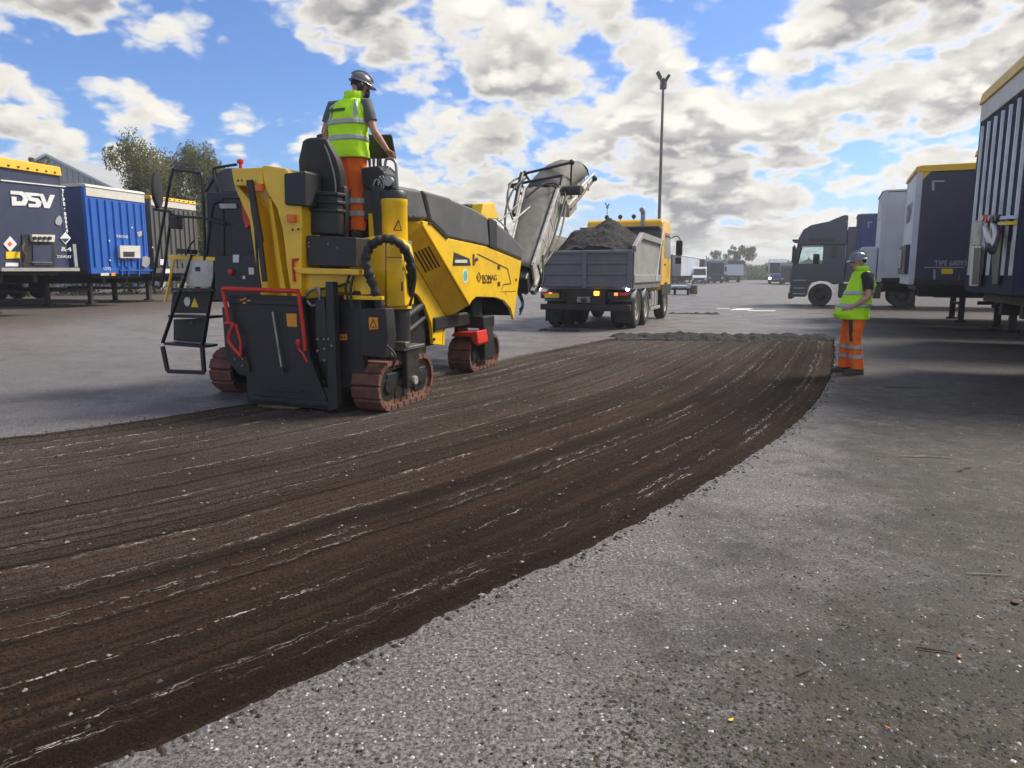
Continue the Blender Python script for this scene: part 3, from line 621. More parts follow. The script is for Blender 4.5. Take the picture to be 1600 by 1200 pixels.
# --- tracks
def track(cx, y0, y1, z0, hgt, wid, pads, mudguard=None, lod=True):
    tr = empty('crawler_track', (0, 0, 0)); tr.parent = pl; r = hgt / 2; zc = z0 + r; ya, yb = y0 + r, y1 - r
    per = 2 * (yb - ya) + 2 * math.pi * r
    def path(s, off=0.0):
        s %= per; rr = r + off
        if s < yb - ya: return (ya + s, zc - rr), (0, -1)
        s -= yb - ya
        if s < math.pi * r: a = s / r - math.pi / 2; return (yb + rr * math.cos(a), zc + rr * math.sin(a)), (math.cos(a), math.sin(a))
        s -= math.pi * r
        if s < yb - ya: return (yb - s, zc + rr), (0, 1)
        s -= yb - ya; a = s / r + math.pi / 2; return (ya + rr * math.cos(a), zc + rr * math.sin(a)), (math.cos(a), math.sin(a))
    shoe = None
    for i in range(pads):
        (y, z), (ny, nz_) = path(per * (i + .5) / pads, -.03); ty, tz = -nz_, ny; L2 = per / pads / 2 * .86
        mb = MB(); w2 = wid / 2
        prof = [(-L2, -.022), (L2, -.022), (L2, .020), (L2 * .85, .036), (-L2 * .85, .036), (-L2, .020)]
        mb.prism([Vector((cx - w2, y + ty * a + ny * b_, z + tz * a + nz_ * b_)) for a, b_ in prof], (wid, 0, 0)); mb.build('track_pad', 'pad', tr, .006, seg=1)
        for s in (-1, 1): MB().obox((cx + s * wid * .30, y - ny * .04, z - nz_ * .04), (.022, 0, 0), (0, ty * L2 * .95, tz * L2 * .95), (0, ny * .03, nz_ * .03)).build('chain_link', 'chain', tr)
    fr = MB(); fr.box(cx - wid * .2, cx + wid * .2, ya - .02, yb + .02, zc - r * .45, zc + r * .45); fr.build('track_frame', 'charcoal', tr, .015)
    for yy in (ya, yb):
        MB().lathe([(.01, -wid * .36), (r * .72, -wid * .36), (r * .78, -wid * .3), (r * .78, wid * .3), (r * .72, wid * .36), (r * .3, wid * .37), (r * .28, wid * .44), (.01, wid * .44)], (cx, yy, zc), (1, 0, 0), 22).build('idler_wheel', 'black', tr, smooth=35)
    for k in range(4):
        yy = ya + (yb - ya) * (k + .5) / 4
        MB().lathe([(.01, -wid * .3), (r * .32, -wid * .3), (r * .32, wid * .3), (.01, wid * .3)], (cx, yy, z0 + r * .32 + .06), (1, 0, 0), 12).build('roller', 'steel', tr, smooth=35)
    MB().cyl((cx + wid * .2, (ya + yb) / 2, zc), (cx + wid * .42, (ya + yb) / 2, zc), .05, n=14).build('hub_cap', 'dusty_metal', tr, smooth=40)
    MB().prism([(cx + wid * .22, ya - r * .1, zc + r * .5), (cx + wid * .22, ya + (yb - ya) * .35, zc + r * .5), (cx + wid * .22, ya + (yb - ya) * .30, zc - r * .1), (cx + wid * .22, ya, zc - r * .35)], (wid * .2, 0, 0)).build('guard_plate', 'charcoal', tr, .01)
    MB().box(cx + wid * .2, cx + wid * .40, ya + (yb - ya) * .62, yb + r * .5, zc - r * .3, zc + r * .42).build('drive_motor', 'black', tr, .015)
    return tr
track(.845, .06, 1.42, -.045, .54, .34, 22)
track(-1.36, .40, 1.75, 0.0, .54, .32, 22)
track(.55, 3.30, 4.62, -.03, .50, .36, 20)
track(-.95, 3.30, 4.62, 0, .50, .36, 20)
fy = MB(); fy.box(.70, .80, 3.75, 4.15, .12, .78); fy.box(.28, .36, 3.75, 4.15, .12, .78); fy.box(.28, .80, 3.7, 4.2, .62, .80); fy.build('track_yoke', 'black', pl, .02); MB().cyl((.52, 3.95, .78), (.52, 3.95, 1.15), .15).build('lifting_column', 'black', pl, smooth=40); MB().box(-1.05, .62, 2.35, 3.6, .68, .86).build('axle_beam', 'black', pl, .02)
for k_ in range(3): MB().box(.30 + k_ * .17, .40 + k_ * .17, 2.9, 3.2, .86, .89).build('cover_plate', 'steel', pl, .004)
gd = MB().prism([Q(*p, l=3.35) for p in [(704, 526), (709, 519), (737, 519), (745, 517), (748, 537), (744, 542), (738, 534), (735, 527)]], (0, .42, 0)).build('mudguard', 'red', pl, .02)
# --- rear right lifting column
ccx, ccy = .90, .72
MB().lathe([(.01, 1.06), (.17, 1.06), (.17, 1.62), (.185, 1.63), (.185, 1.66), (.145, 1.68), (.145, 2.20), (.15, 2.21), (.15, 2.27), (.01, 2.27)], (ccx, ccy, 0), (0, 0, 1), 28).build('lifting_column', 'yellow', pl, smooth=40)
MB().lathe([(.01, 2.27), (.15, 2.27), (.15, 2.33), (.13, 2.36), (.01, 2.36)], (ccx, ccy, 0), (0, 0, 1), 28).build('column_cap', 'black', pl, smooth=40)
MB().lathe([(.01, .45), (.15, .45), (.15, 1.06), (.01, 1.06)], (ccx, ccy, 0), (0, 0, 1), 24).build('inner_column', 'black', pl, smooth=40)
yk = MB(); yk.box(.70, 1.02, .52, .98, .46, .60); yk.box(1.0, 1.08, .60, .92, .16, .60); yk.box(.62, .68, .60, .92, .2, .58); yk.build('track_yoke', 'black', pl, .02)
MB().cyl((1.08, .76, .24), (1.11, .76, .24), .05, n=14).build('yoke_pin', 'checker', pl, smooth=40)
st = MB().box(.70, 1.10, .5, 1.02, .60, .64); st.box(.95, 1.12, .50, .60, .64, .70); st.build('yoke_plate', 'steel', pl, .008)
# warning triangles on the column
for (x, y, s) in ((623, 352, 8), (625, 470, 7)):
    p = [Q(x - s, y + s, l=ccy - .13), Q(x + s * .55, y + s, l=ccy - .13), Q(x, y - s, l=ccy - .13)]
    tri = MB()
    for i in range(3): tri.beam(p[i], p[(i + 1) % 3], .008, .01)
    tri.build('warning_triangle', 'letter_dark', pl)
# yellow arched housing beside the column
hs = rearpanel('column_housing', [(545, 378), (552, 374), (592, 368), (612, 372), (624, 382), (628, 400), (628, 478), (592, 478), (575, 432), (545, 428)], 'yellow', .40, .30, .02)
groove_p = MB()
for px in ([(603, 378), (603, 478)], [(603, 402), (628, 402)]):
    groove_p.prism([Q(px[0][0] - .5, px[0][1] - .5, l=.398), Q(px[1][0] + .5, px[0][1] - .5, l=.398), Q(px[1][0] + .5, px[1][1] + .5, l=.398), Q(px[0][0] - .5, px[1][1] + .5, l=.398)], (0, -.003, 0))
groove_p.build('panel_seam', 'letter_dark', hs)
rearpanel('door_panel', [(603, 423), (631, 422), (633, 478), (604, 480)], 'yellow', .37, .06, .01)
rearpanel('latch_slot', [(626.5, 440), (629, 440), (629, 455), (626.5, 455)], 'letter_dark', .362, .01)
# black wrapped hose loop
hp = [Q(612, 560, l=.25), Q(602, 535, l=.22), Q(597, 500, l=.2), Q(591, 470, l=.16), Q(583, 445, l=.12), Q(575, 425, l=.1), Q(572, 405, l=.1), Q(577, 388, l=.12), Q(590, 377, l=.14), Q(606, 373, l=.18), Q(622, 379, l=.24), Q(634, 393, l=.34), Q(641, 415, l=.46), Q(643, 435, l=.55), Q(639, 455, l=.6), Q(634, 472, l=.62)]
pth = smooth_path(hp, 7)
MB().tube(pth, [.046 + .007 * math.sin(i * 1.35) + .004 * math.sin(i * .6) for i in range(len(pth))], 12).build('hose_bundle', 'hose', pl, smooth=80)
for i in (12, 30, 48, 66, 84):
    if i + 1 < len(pth): MB().tube([pth[i], pth[i + 1]], .056, 12).build('hose_clamp', 'black', pl, smooth=50)
MB().tube(smooth_path([Q(*p, l=.50) for p in [(634, 384), (645, 405), (649, 430), (646, 455), (640, 478)]], 6), .016, 8).build('hydraulic_hose', 'charcoal', pl, smooth=60)
rearpanel('hose_bracket', [(537, 461), (597, 463), (597, 469), (537, 468)], 'yellow', .1, .05, .006)
# diagonal lift ram behind
MB().cyl(Q(628, 500, w=.62), Q(668, 470, w=.5), .05).build('lift_ram', 'black', pl, smooth=40)
MB().cyl(Q(632, 522, w=.62), Q(668, 492, w=.5), .035).build('lift_ram', 'charcoal', pl, smooth=40)
MB().box(-1.0, .50, 1.0, 2.3, .12, 1.3).build('drum_housing', 'black', pl, .02)
# --- rear gate of the drum
rearpanel('rear_gate', [(353, 459), (472, 463), (484, 560), (517, 641), (396, 631), (372, 540)], 'charcoal', 0, .07, .012)
rearpanel('gate_rib', [(358, 467), (470, 470), (471, 477), (359, 474)], 'black', -.03, .04, .006)
rearpanel('gate_rib', [(392, 618), (512, 628), (515, 636), (394, 627)], 'black', -.05, .06, .01)
rearpanel('gate_rib', [(425, 606), (470, 610), (472, 614), (427, 611)], 'charcoal', -.02, .03, .004)
for x, y in ((377, 469), (382, 467), (388, 470), (381, 474)):
    rearpanel('gate_label', [(x - 2, y - 1), (x + 3, y - 2), (x + 3, y), (x - 2, y + 1)], 'orange_sticker', -.036, .004, 0)
rod = qtube('gate_rod', [(426, 487), (440, 574)], 'steel', .014, l=-.045, k=1); MB().cyl(Q(440, 573, l=-.05), Q(441, 582, l=-.05), .026).build('rod_end', 'black', pl, smooth=40)
rb = MB().tube([Q(348, 451, l=-.08), Q(466, 455, l=-.08)], .026, 10)
rb.build('safety_bar', 'red', pl, smooth=50)
MB().tube([Q(348, 451, l=-.08), Q(358, 506, l=-.06)], .022, 8).build('safety_bar', 'red', pl, smooth=50)
MB().tube([Q(466, 455, l=-.08), Q(473, 505, l=-.06), Q(477, 548, l=-.05)], .022, 8).build('safety_bar', 'red', pl, smooth=50)
MB().tube(smooth_path([Q(*p, l=-.07) for p in [(352, 505), (364, 506), (361, 516), (357, 530), (362, 540), (376, 556)]], 4), .020, 8).build('locking_hook', 'red', pl, smooth=60)
MB().tube([Q(368, 506, l=-.06), Q(376, 535, l=-.06), Q(376, 558, l=-.06)], .016, 8).build('locking_hook', 'red', pl, smooth=60)
MB().tube(smooth_path([Q(*p, l=-.07) for p in [(466, 530), (467, 545), (473, 552), (480, 566)]], 4), [.02, .028, .026, .012] + [.012] * 9, 8).build('locking_hook', 'red', pl, smooth=60)
rearpanel('warning_sticker', [(447, 490), (463, 490), (464, 511), (449, 510)], 'orange_sticker', -.004, .006, 0)
# guides, arms and covers right of the gate
gp = rearpanel('gate_guide', [(508, 440), (520, 440), (523, 520), (527, 640), (512, 643), (511, 560)], 'charcoal', -.05, .10, .01)
for p in [(514, 530), (519, 540), (497, 530), (507, 530), (508, 545), (508, 563), (497, 548)]: MB().lathe([(.01, 0), (.014, 0), (.014, -.015), (.01, -.02)], Q(*p, l=-.052), (0, 1, 0), 8).build('bolt', 'steel', gp)
rearpanel('guide_arm', [(492, 470), (507, 465), (511, 520), (513, 570), (498, 565), (493, 520)], 'charcoal', -.03, .08, .012)
rearpanel('rear_cover', [(470, 450), (562, 455), (565, 500), (570, 600), (515, 612), (485, 560)], 'black', .12, .1, .015)
cb = rearpanel('control_box', [(560, 482), (602, 482), (606, 530), (600, 560), (563, 556)], 'charcoal', .08, .2, .012)
rearpanel('warning_sticker', [(576, 496), (590, 496), (591, 514), (577, 515)], 'orange_sticker', .074, .005, 0)
tri = MB(); c3 = [Q(583, 499, l=.070), Q(588, 511, l=.070), Q(578, 511, l=.070)]
for i in range(3): tri.beam(c3[i], c3[(i + 1) % 3], .005, .006)
tri.build('warning_triangle', 'letter_dark', cb)
rearpanel('warning_sticker', [(527, 523), (541, 522), (542, 531), (528, 532)], 'orange_sticker', .112, .006, 0)
for i in range(3): rearpanel('sticker_mark', [(529 + i * 4, 525), (531 + i * 4, 524.5), (531.5 + i * 4, 529), (529.5 + i * 4, 529.5)], 'letter_dark', .108, .003, 0)
MB().tube(smooth_path([Q(*p, l=.02) for p in [(478, 462), (484, 455), (496, 450), (500, 458), (498, 472), (488, 478), (480, 470)]], 5), .016, 8).build('hydraulic_hose', 'steel', pl, smooth=60)
for s in ([(500, 452), (530, 447), (546, 440)], [(546, 430), (540, 450), (544, 470)], [(552, 432), (548, 455), (550, 480)], [(604, 540), (618, 556), (612, 575)]):
    MB().tube(smooth_path([Q(*p, l=.06) for p in s], 5), .014, 8).build('hydraulic_hose', 'hose', pl, smooth=60)
rearpanel('side_skid', [(478, 600), (512, 606), (516, 643), (500, 640)], 'black', .02, .5, .01)
rearpanel('side_skid', [(384, 560), (396, 585), (398, 632), (386, 629)], 'charcoal', .01, .4, .01)
rearpanel('gate_mount', [(346, 480), (372, 480), (382, 548), (392, 560), (388, 590), (372, 585), (352, 560)], 'black', .25, .5, .015)
rearpanel('hook_plate', [(366, 545), (384, 556), (390, 582), (370, 580)], 'charcoal', -.04, .06, .008)
for p in [(368, 561), (380, 561), (380, 571)]: MB().lathe([(.01, 0), (.014, 0), (.014, -.015), (.01, -.02)], Q(*p, l=-.042), (0, 1, 0), 8).build('bolt', 'steel', pl)
# --- yellow rear mast
mast = rearpanel('rear_mast', [(408, 260), (414, 258), (446, 263), (452, 270), (471, 275), (471, 472), (456, 470), (448, 420), (441, 360), (432, 325), (414, 296)], 'yellow', .05, .35, .015)
rearpanel('mast_head', [(361, 264), (409, 261), (411, 288), (366, 291)], 'yellow', .04, .35, .012)
rearpanel('mast_cheek', [(366, 291), (372, 291), (404, 330), (421, 470), (408, 470), (390, 345)], 'yellow', .10, .3, .006)
rearpanel('mast_back', [(384, 288), (414, 290), (434, 326), (450, 420), (458, 472), (415, 472), (398, 340)], 'yellow', .26, .05, .006)
rearpanel('mast_rib', [(418, 306), (424, 312), (440, 420), (450, 470), (440, 470), (430, 400)], 'yellow', .12, .16, .006)
MB().cyl(Q(390, 282, l=.0), Q(407, 378, l=.0), .038).build('gas_strut', 'charcoal', pl, smooth=40)
MB().cyl(Q(405, 366, l=.0), Q(414, 440, l=.0), .03).build('gas_strut', 'black', pl, smooth=40)
rearpanel('marker_light', [(397, 288), (408, 288), (409, 299), (398, 299)], 'orange_lens', .0, .05, .008)
rearpanel('marker_light', [(447, 335), (459, 335), (460, 347), (448, 347)], 'orange_lens', .0, .05, .008)
for p in [(372, 282), (378, 282), (457, 359), (466, 358)]: MB().lathe([(.01, 0), (.013, 0), (.01, -.008)], Q(*p, l=.04), (0, 1, 0), 8).build('bolt', 'letter_dark', pl)
MB().tube(smooth_path([Q(*p, l=.0) for p in [(393, 312), (394, 330), (399, 360), (403, 420), (408, 455)]], 4), .014, 8).build('cable', 'black', pl, smooth=60)
rearpanel('red_lever', [(455, 404), (464, 403), (464, 407), (457, 408), (460, 440), (457, 440)], 'red', .02, .04, .004)
rearpanel('emergency_stop', [(376, 312), (384, 320), (388, 345), (391, 340), (392, 350), (384, 358), (379, 340)], 'red', .3, .05, .008)
MB().lathe([(.01, 0), (.018, 0), (.018, .05), (.036, .06), (.036, .09), (.02, .10), (.01, .10)], Q(376, 263, l=.3), (0, 0, 1), 14).build('beacon', 'red', pl, smooth=40)
# yellow rear beam under the seat box
rearpanel('rear_beam', [(457, 418), (560, 421), (560, 430), (470, 428), (462, 426)], 'yellow', .02, .25, .01)
rearpanel('rear_panel', [(462, 424), (552, 428), (552, 458), (540, 462), (480, 468), (470, 470)], 'yellow', .12, .15, .01)
rearpanel('rear_bracket', [(550, 425), (575, 428), (582, 460), (556, 461), (552, 440)], 'yellow', .14, .15, .01)
# --- seat, its carrier and the boxes round it
sb = rearpanel('seat_box', [(478, 368), (556, 371), (556, 417), (480, 415)], 'charcoal', .12, .45, .012)
for p in [(483, 379), (483, 385), (513, 381), (528, 387)]: MB().lathe([(.01, 0), (.013, 0), (.01, -.01)], Q(*p, l=.12), (0, 1, 0), 8).build('bolt', 'steel', sb)
rearpanel('seat_suspension', [(475, 300), (528, 302), (530, 368), (476, 366)], 'black', .22, .12, .03)
for k in range(3): rearpanel('bellows_rib', [(477, 298 + k * 13), (528, 300 + k * 13), (528, 306 + k * 13), (477, 304 + k * 13)], 'seat', .19, .17, .015)
bk = MB(); yb_ = .42
ring = lambda z, wdt, yo, th: [Vector((Q(502, 250, l=yb_).x + dxx * wdt, yb_ + yo + dyy * th, z)) for dxx, dyy in [(-1, .35), (-.9, -.2), (-.5, -.5), (.5, -.5), (.9, -.2), (1, .35), (.8, .6), (-.8, .6)]]
z0, z1 = Q(500, 305, l=.42).z, Q(485, 219, l=.42).z
bk.loft([ring(z0, .27, .02, .14), ring(z0 + (z1 - z0) * .35, .285, -.02, .15), ring(z0 + (z1 - z0) * .62, .26, -.06, .13), ring(z0 + (z1 - z0) * .85, .19, -.09, .11), ring(z1 - .03, .165, -.10, .09), ring(z1, .10, -.10, .05)])
bk.build('backrest', 'seat', pl, .02, seg=3)
MB().tube(smooth_path([Q(500, 221, l=.30) , Q(507, 226, l=.3), Q(516, 250, l=.32), Q(524, 285, l=.36), Q(524, 330, l=.36), Q(524, 368, l=.36)], 3), .011, 8).build('seat_piping', 'steel', pl, smooth=60)
rearpanel('seat_cushion', [(480, 300), (530, 302), (532, 316), (482, 314)], 'seat', .42, .12, .03)
rearpanel('armrest', [(443, 271), (475, 267), (477, 268), (477, 322), (444, 320)], 'charcoal', .0, .30, .02)
rearpanel('side_console', [(528, 290), (538, 290), (541, 330), (540, 372), (530, 370)], 'black', .35, .08, .02)
rearpanel('seat_headrest_far', [(492, 210), (503, 207), (512, 222), (512, 250), (500, 240)], 'charcoal', 1.35, .12, .03)
# --- operator platform, console and rails
MB().box(-1.1, .72, .62, 1.5, 1.80, 1.85).build('platform', 'checker', pl, .004)
MB().box(.60, .72, .66, .74, 1.85, 2.12).build('grab_post', 'yellow', pl, .01)
con = MB().prism([(.30, 1.05, 1.85), (.30, 1.4, 1.85), (.30, 1.4, 2.66), (.30, 1.2, 2.72), (.30, 1.05, 2.6)], (.30, 0, 0)).build('control_console', 'black', pl, .03)
rearpanel('console_hood', [(562, 262), (590, 258), (600, 268), (602, 290), (566, 296)], 'charcoal', .78, .3, .03)
rearpanel('console_column', [(577, 290), (594, 292), (596, 372), (584, 372)], 'black', .62, .06, .02)
MB().lathe([(.01, 0), (.055, 0), (.055, .05), (.01, .05)], Q(606, 283, l=.70), (0, 1, 0), 16).build('lamp_bracket', 'steel', pl, smooth=40)
scr = MB(); c = Q(593, 229, l=1.35); scr.obox(c, Vector((.17, .05, 0)), Vector((-.012, .03, .012)), Vector((0, -.05, .13))); scr.build('display_screen', 'charcoal', pl, .015)
MB().tube([c + Vector((0, 0, -.12)), c + Vector((0, .02, -.35))], .02).build('screen_stalk', 'black', pl, smooth=40)
MB().tube(smooth_path([Q(*p, l=.72) for p in [(601, 268), (603, 250), (610, 248), (616, 251), (619, 262), (621, 296)]], 4), .016, 8).build('hand_rail', 'steel', pl, smooth=60)
for k in range(3): MB().tube([Q(578 + k * 6, 262, l=.95), Q(577 + k * 7, 248 - 2 * (k % 2), l=.97)], [.012, .018], 8).build('joystick', 'black', pl, smooth=60)
for k in range(4): MB().tube(smooth_path([Q(*p, l=.75) for p in [(583 + k * 4, 290), (588 + k * 3, 280 - k * 2), (596 + k * 2, 288), (598, 300)]], 4), .009, 6).build('cable', 'black' if k % 2 else 'dusty_metal', pl, smooth=60)
# --- left side: hood block, tank, ladder, rails
MB().prism([Q(*p, l=1.0) for p in [(322, 278), (352, 262), (446, 263), (446, 330), (420, 410), (322, 410)]], (0, .5, 0)).build('engine_hood', 'hood_grey', pl, .03)
rearpanel('cabinet', [(322, 300), (376, 300), (400, 345), (412, 470), (326, 472)], 'charcoal', .55, .5, .02)
rearpanel('cabinet', [(335, 400), (408, 398), (412, 470), (336, 470)], 'black', .42, .2, .012)
rearpanel('cabinet_louvre', [(345, 298), (370, 298), (372, 310), (347, 310)], 'black', .52, .05, .006); rearpanel('cabinet_louvre', [(342, 318), (368, 318), (370, 326), (344, 326)], 'steel', .52, .05, .004)
rearpanel('label_plate', [(388, 418), (396, 418), (397, 429), (389, 429)], 'letter_white', .41, .01, 0); rearpanel('label_plate', [(364, 398), (373, 398), (373, 410), (364, 410)], 'letter_white', .41, .01, 0); rearpanel('label_plate', [(379, 431), (383, 431), (383, 436), (379, 436)], 'letter_white', .41, .01, 0)
MB().lathe([(.01, 0), (.035, 0), (.035, -.03), (.02, -.04), (.01, -.04)], Q(362, 425, l=.42), (0, 1, 0), 14).build('emergency_stop', 'red', pl, smooth=40)
LD = .55
lad = empty('ladder', (0, 0, 0)); lad.parent = pl
for a, b_ in (((301, 398), (254, 536)), ((341, 400), (316, 541))): MB().beam(Q(*a, l=LD), Q(*b_, l=LD - .15), .05, .02, (1, 0, 0)).build('stringer', 'charcoal', lad, .006)
for (x0, y0, x1, y1) in ((268, 450, 334, 451), (262, 492, 326, 494), (255, 535, 318, 540)): MB().prism([Q(x0, y0, l=LD - .1), Q(x1, y1, l=LD - .1), Q(x1, y1 + 4, l=LD - .1), Q(x0, y0 + 4, l=LD - .1)], (0, .25, 0)).build('tread', 'charcoal', lad, .006)
rearpanel('riser', [(270, 455), (332, 455), (327, 490), (266, 489)], 'charcoal', LD, .02, .004, lad); rearpanel('riser', [(271, 499), (326, 497), (320, 536), (271, 532)], 'black', LD + .05, .02, .004, lad)
rearpanel('round_sticker', [(287, 471), (288.5, 466), (292, 463.5), (296, 466), (297, 471), (296, 476), (292, 479), (288.5, 476)], 'letter_white', LD - .008, .006, 0, lad)
rearpanel('warning_sticker', [(298, 480), (304, 465), (310, 480)], 'sticker_yellow', LD - .008, .006, 0, lad)
MB().tube([Q(299, 504, l=LD + .04), Q(300, 504, l=LD + .03)], .02).build('bolt', 'steel', lad)
lo = MB()
for a, b_ in (((254, 541), (262, 580)), ((262, 580), (319, 582)), ((319, 582), (316, 542))): lo.beam(Q(*a, l=LD - .12), Q(*b_, l=LD - .12), .05, .04, (0, 1, 0))
lo.build('swing_step', 'black', lad, .008)
rearpanel('tread_plate', [(285, 406), (333, 407), (332, 448), (292, 448)], 'checker', LD - .02, .05, .004, lad); rearpanel('step_eye', [(305, 417), (312, 417), (312, 424), (305, 424)], 'black', LD - .026, .01, 0, lad)
MB().box(-2.02, -1.1, .56, 1.5, 1.58, 1.63).build('walkway', 'checker', pl, .006)
rearpanel('walkway_edge', [(262, 398), (345, 402), (345, 408), (284, 406), (262, 404)], 'yellow', .54, .06, .006)
MB().tube([Q(272, 405, l=.5), Q(258, 472, l=.45)], .016).build('walkway_edge', 'yellow', pl, smooth=50)
def rail(px, r=.017, l=.55, m='black'): return MB().tube(smooth_path([Q(*p, l=l) for p in px], 3), r, 8).build('hand_rail', m, pl, smooth=60)
rail([(239, 446), (243, 414), (256, 340), (269, 270), (275, 266), (308, 270), (315, 276), (318, 330), (320, 400), (316, 444)])
rail([(239, 446), (252, 447), (259, 400), (268, 330)], l=.6)
rail([(305, 445), (312, 447), (322, 400), (331, 330), (336, 317), (344, 315), (348, 318), (350, 400)])
rail([(333, 266), (337, 262), (370, 257)], l=.9); rail([(333, 266), (340, 300), (352, 345), (353, 400)], l=.9); rail([(322, 300), (336, 275), (336, 262)], l=1.0)
rail([(241, 327), (252, 329), (268, 331), (274, 337), (320, 341), (335, 345), (352, 350)], .016, .5)
mr = MB().lathe([(.01, -.02), (.10, -.02), (.125, 0), (.12, .03), (.01, .035)], (0, 0, 0), (1, .35, 0), 20).build('mirror', 'black', pl, smooth=50); mr.location = Q(244, 297, l=.5); mr.scale = (1, 1, 1.75)
MB().tube([Q(244, 320, l=.5), Q(244, 328, l=.5)], .012).build('mirror_arm', 'black', pl, smooth=50)
wl = rearpanel('work_light', [(262, 338), (276, 338), (277, 358), (264, 357)], 'black', .48, .1, .012)
rail([(290, 398), (296, 385), (303, 376)], .010, .45); rearpanel('tool_clamp', [(276, 388), (300, 390), (300, 397), (274, 396)], 'charcoal', .46, .1, .01)
rearpanel('reflector_plate', [(262, 405), (268, 404), (268, 416), (263, 416)], 'cream', .5, .02, .002)
# --- conveyor
cv = empty('discharge_conveyor', (0, 0, 0)); cv.parent = pl
CK = .58                                           # the fold of the boom, as a share of its length
ca, cm_, cbv = Q(811, 432, l=6.0), Q(846, 312, l=8.6), Q(890, 279, l=10.5)
def cframe(a, b_):
    d = (b_ - a).normalized(); r = d.cross(Vector((0, 0, 1))).normalized(); return d, r, r.cross(d)
CF0, CF1 = cframe(ca, cm_), cframe(cm_, cbv)
def CP(s, r, u):
    if s <= CK: r = r * (.66 + .34 * max(0, s) / CK); u = u * (.75 + .25 * max(0, s) / CK); p = ca.lerp(cm_, s / CK) if s >= 0 else ca + (cm_ - ca) * (s / CK); f = CF0
    else: p = cm_ + (cbv - cm_) * ((s - CK) / (1 - CK)); f = CF1
    return p + f[1] * r + f[2] * u
cr, cu_ = CF0[1], CF0[2]
def csec(s0, s1, w0, h0, th=.04):
    mb = MB()
    a_, b_, c_, d_ = CP(s0, -w0, -h0), CP(s1, -w0, -h0), CP(s1, -w0, h0), CP(s0, -w0, h0); mb.prism([a_, b_, c_, d_], cr * th); return mb
csec(.0, .58, -.36, .33).build('side_frame', 'dusty_metal', cv, .012); csec(.0, .58, .36, .33).build('side_frame', 'dusty_metal', cv, .012)
csec(.585, .99, -.33, .17).build('side_frame', 'dusty_metal', cv, .01); csec(.585, .99, .33, .17).build('side_frame', 'dusty_metal', cv, .01)
MB().prism([CP(.0, -.34, -.24), CP(.58, -.34, -.24), CP(.58, .34, -.24), CP(.0, .34, -.24)], cu_ * .03).build('under_tray', 'dusty_metal', cv, .004); MB().prism([CP(.59, -.31, -.14), CP(.99, -.31, -.14), CP(.99, .31, -.14), CP(.59, .31, -.14)], CF1[2] * .03).build('under_tray', 'dusty_metal', cv, .004)
MB().prism([CP(.0, -.31, .04), CP(.58, -.31, .04), CP(.58, .31, .04), CP(.0, .31, .04)], cu_ * .02).build('belt', 'rubber', cv, .004); MB().prism([CP(.585, -.3, .04), CP(.985, -.3, .04), CP(.985, .3, .04), CP(.585, .3, .04)], CF1[2] * .02).build('belt', 'rubber', cv, .004)
for k in range(15): MB().beam(CP(.05 + k * .062, -.33, .075), CP(.05 + k * .062, .33, .075), .03, .05, cu_).build('belt_cleat', 'rubber', cv)
MB().cyl(CP(.985, -.36, 0), CP(.985, .36, 0), .13, n=18).build('head_drum', 'rubber', cv, smooth=40)
for s0 in (.08, .2, .32, .44): MB().beam(CP(s0, -.40, -.25), CP(s0, .40, -.25), .06, .05, cu_).build('cross_member', 'dusty_metal', cv, .006)
for s0, s1 in ((.06, .33), (.33, .60)): MB().beam(CP(s0, .415, -.2), CP(s1, .415, .2), .02, .04, cr).build('side_brace', 'dusty_metal', cv, .004)
for i in range(7):
    s0 = .04 + i * .075; MB().beam(CP(s0, .40, -.30 if i % 2 else .30), CP(s0 + .07, .40, .30 if i % 2 else -.30), .03, .035, cr).build('lattice_bar', 'dusty_metal', cv, .004)
for u0 in (-.31, .31): MB().beam(CP(.01, .41, u0), CP(.575, .41, u0), .05, .05, cu_).build('lattice_chord', 'dusty_metal', cv, .006)
for i in range(5):
    s0 = .62 + i * .075; MB().beam(CP(s0, .37, -.14), CP(s0 + .06, .37, .16), .025, .03, CF1[1]).build('lattice_bar', 'dusty_metal', cv, .004)
# rounded tarpaulin cover of the head section
mb = MB(); rings = []
for i in range(9):
    s = .60 + .40 * i / 8; hh = .24 + .22 * math.sin(min(1, i / 4) * 1.57) - (.12 if i == 8 else .05 if i == 7 else 0)
    rings.append([CP(s, .44 * math.copysign(abs(math.cos(a)) ** .75, math.cos(a)), .05 + hh * math.sin(a) ** .7 * (1 + .06 * math.sin(i * 2.1 + a * 5)) + .02 * nz(i * .9, a * 3)) for a in [math.pi * k / 12 for k in range(13)]])
mb.loft(rings, caps=False, closed=False); ob_ = mb.build('head_cover', 'cover', cv, smooth=60); sm = ob_.modifiers.new('solid', 'SOLIDIFY'); sm.thickness = .015
mb = MB(); mb.tube([CP(1.0, .47 * math.cos(a), .05 + .35 * max(0, math.sin(a)) ** .7) for a in [math.pi * k / 12 for k in range(13)]], .02, 6); mb.build('cover_hoop', 'black', cv, smooth=60)
mb = MB(); mb.loft([[CP(s, .35 * math.copysign(abs(math.cos(a)) ** .6, math.cos(a)), .10 + .20 * math.sin(a) ** .5 + .05 * nz(s * 23, a * 4)) for a in [math.pi * k / 14 for k in range(15)]] for s in np.linspace(.0, .58, 14)], caps=False, closed=False); o = mb.build('belt_cover', 'cover', cv, smooth=60); o.modifiers.new('solid', 'SOLIDIFY').thickness = .012
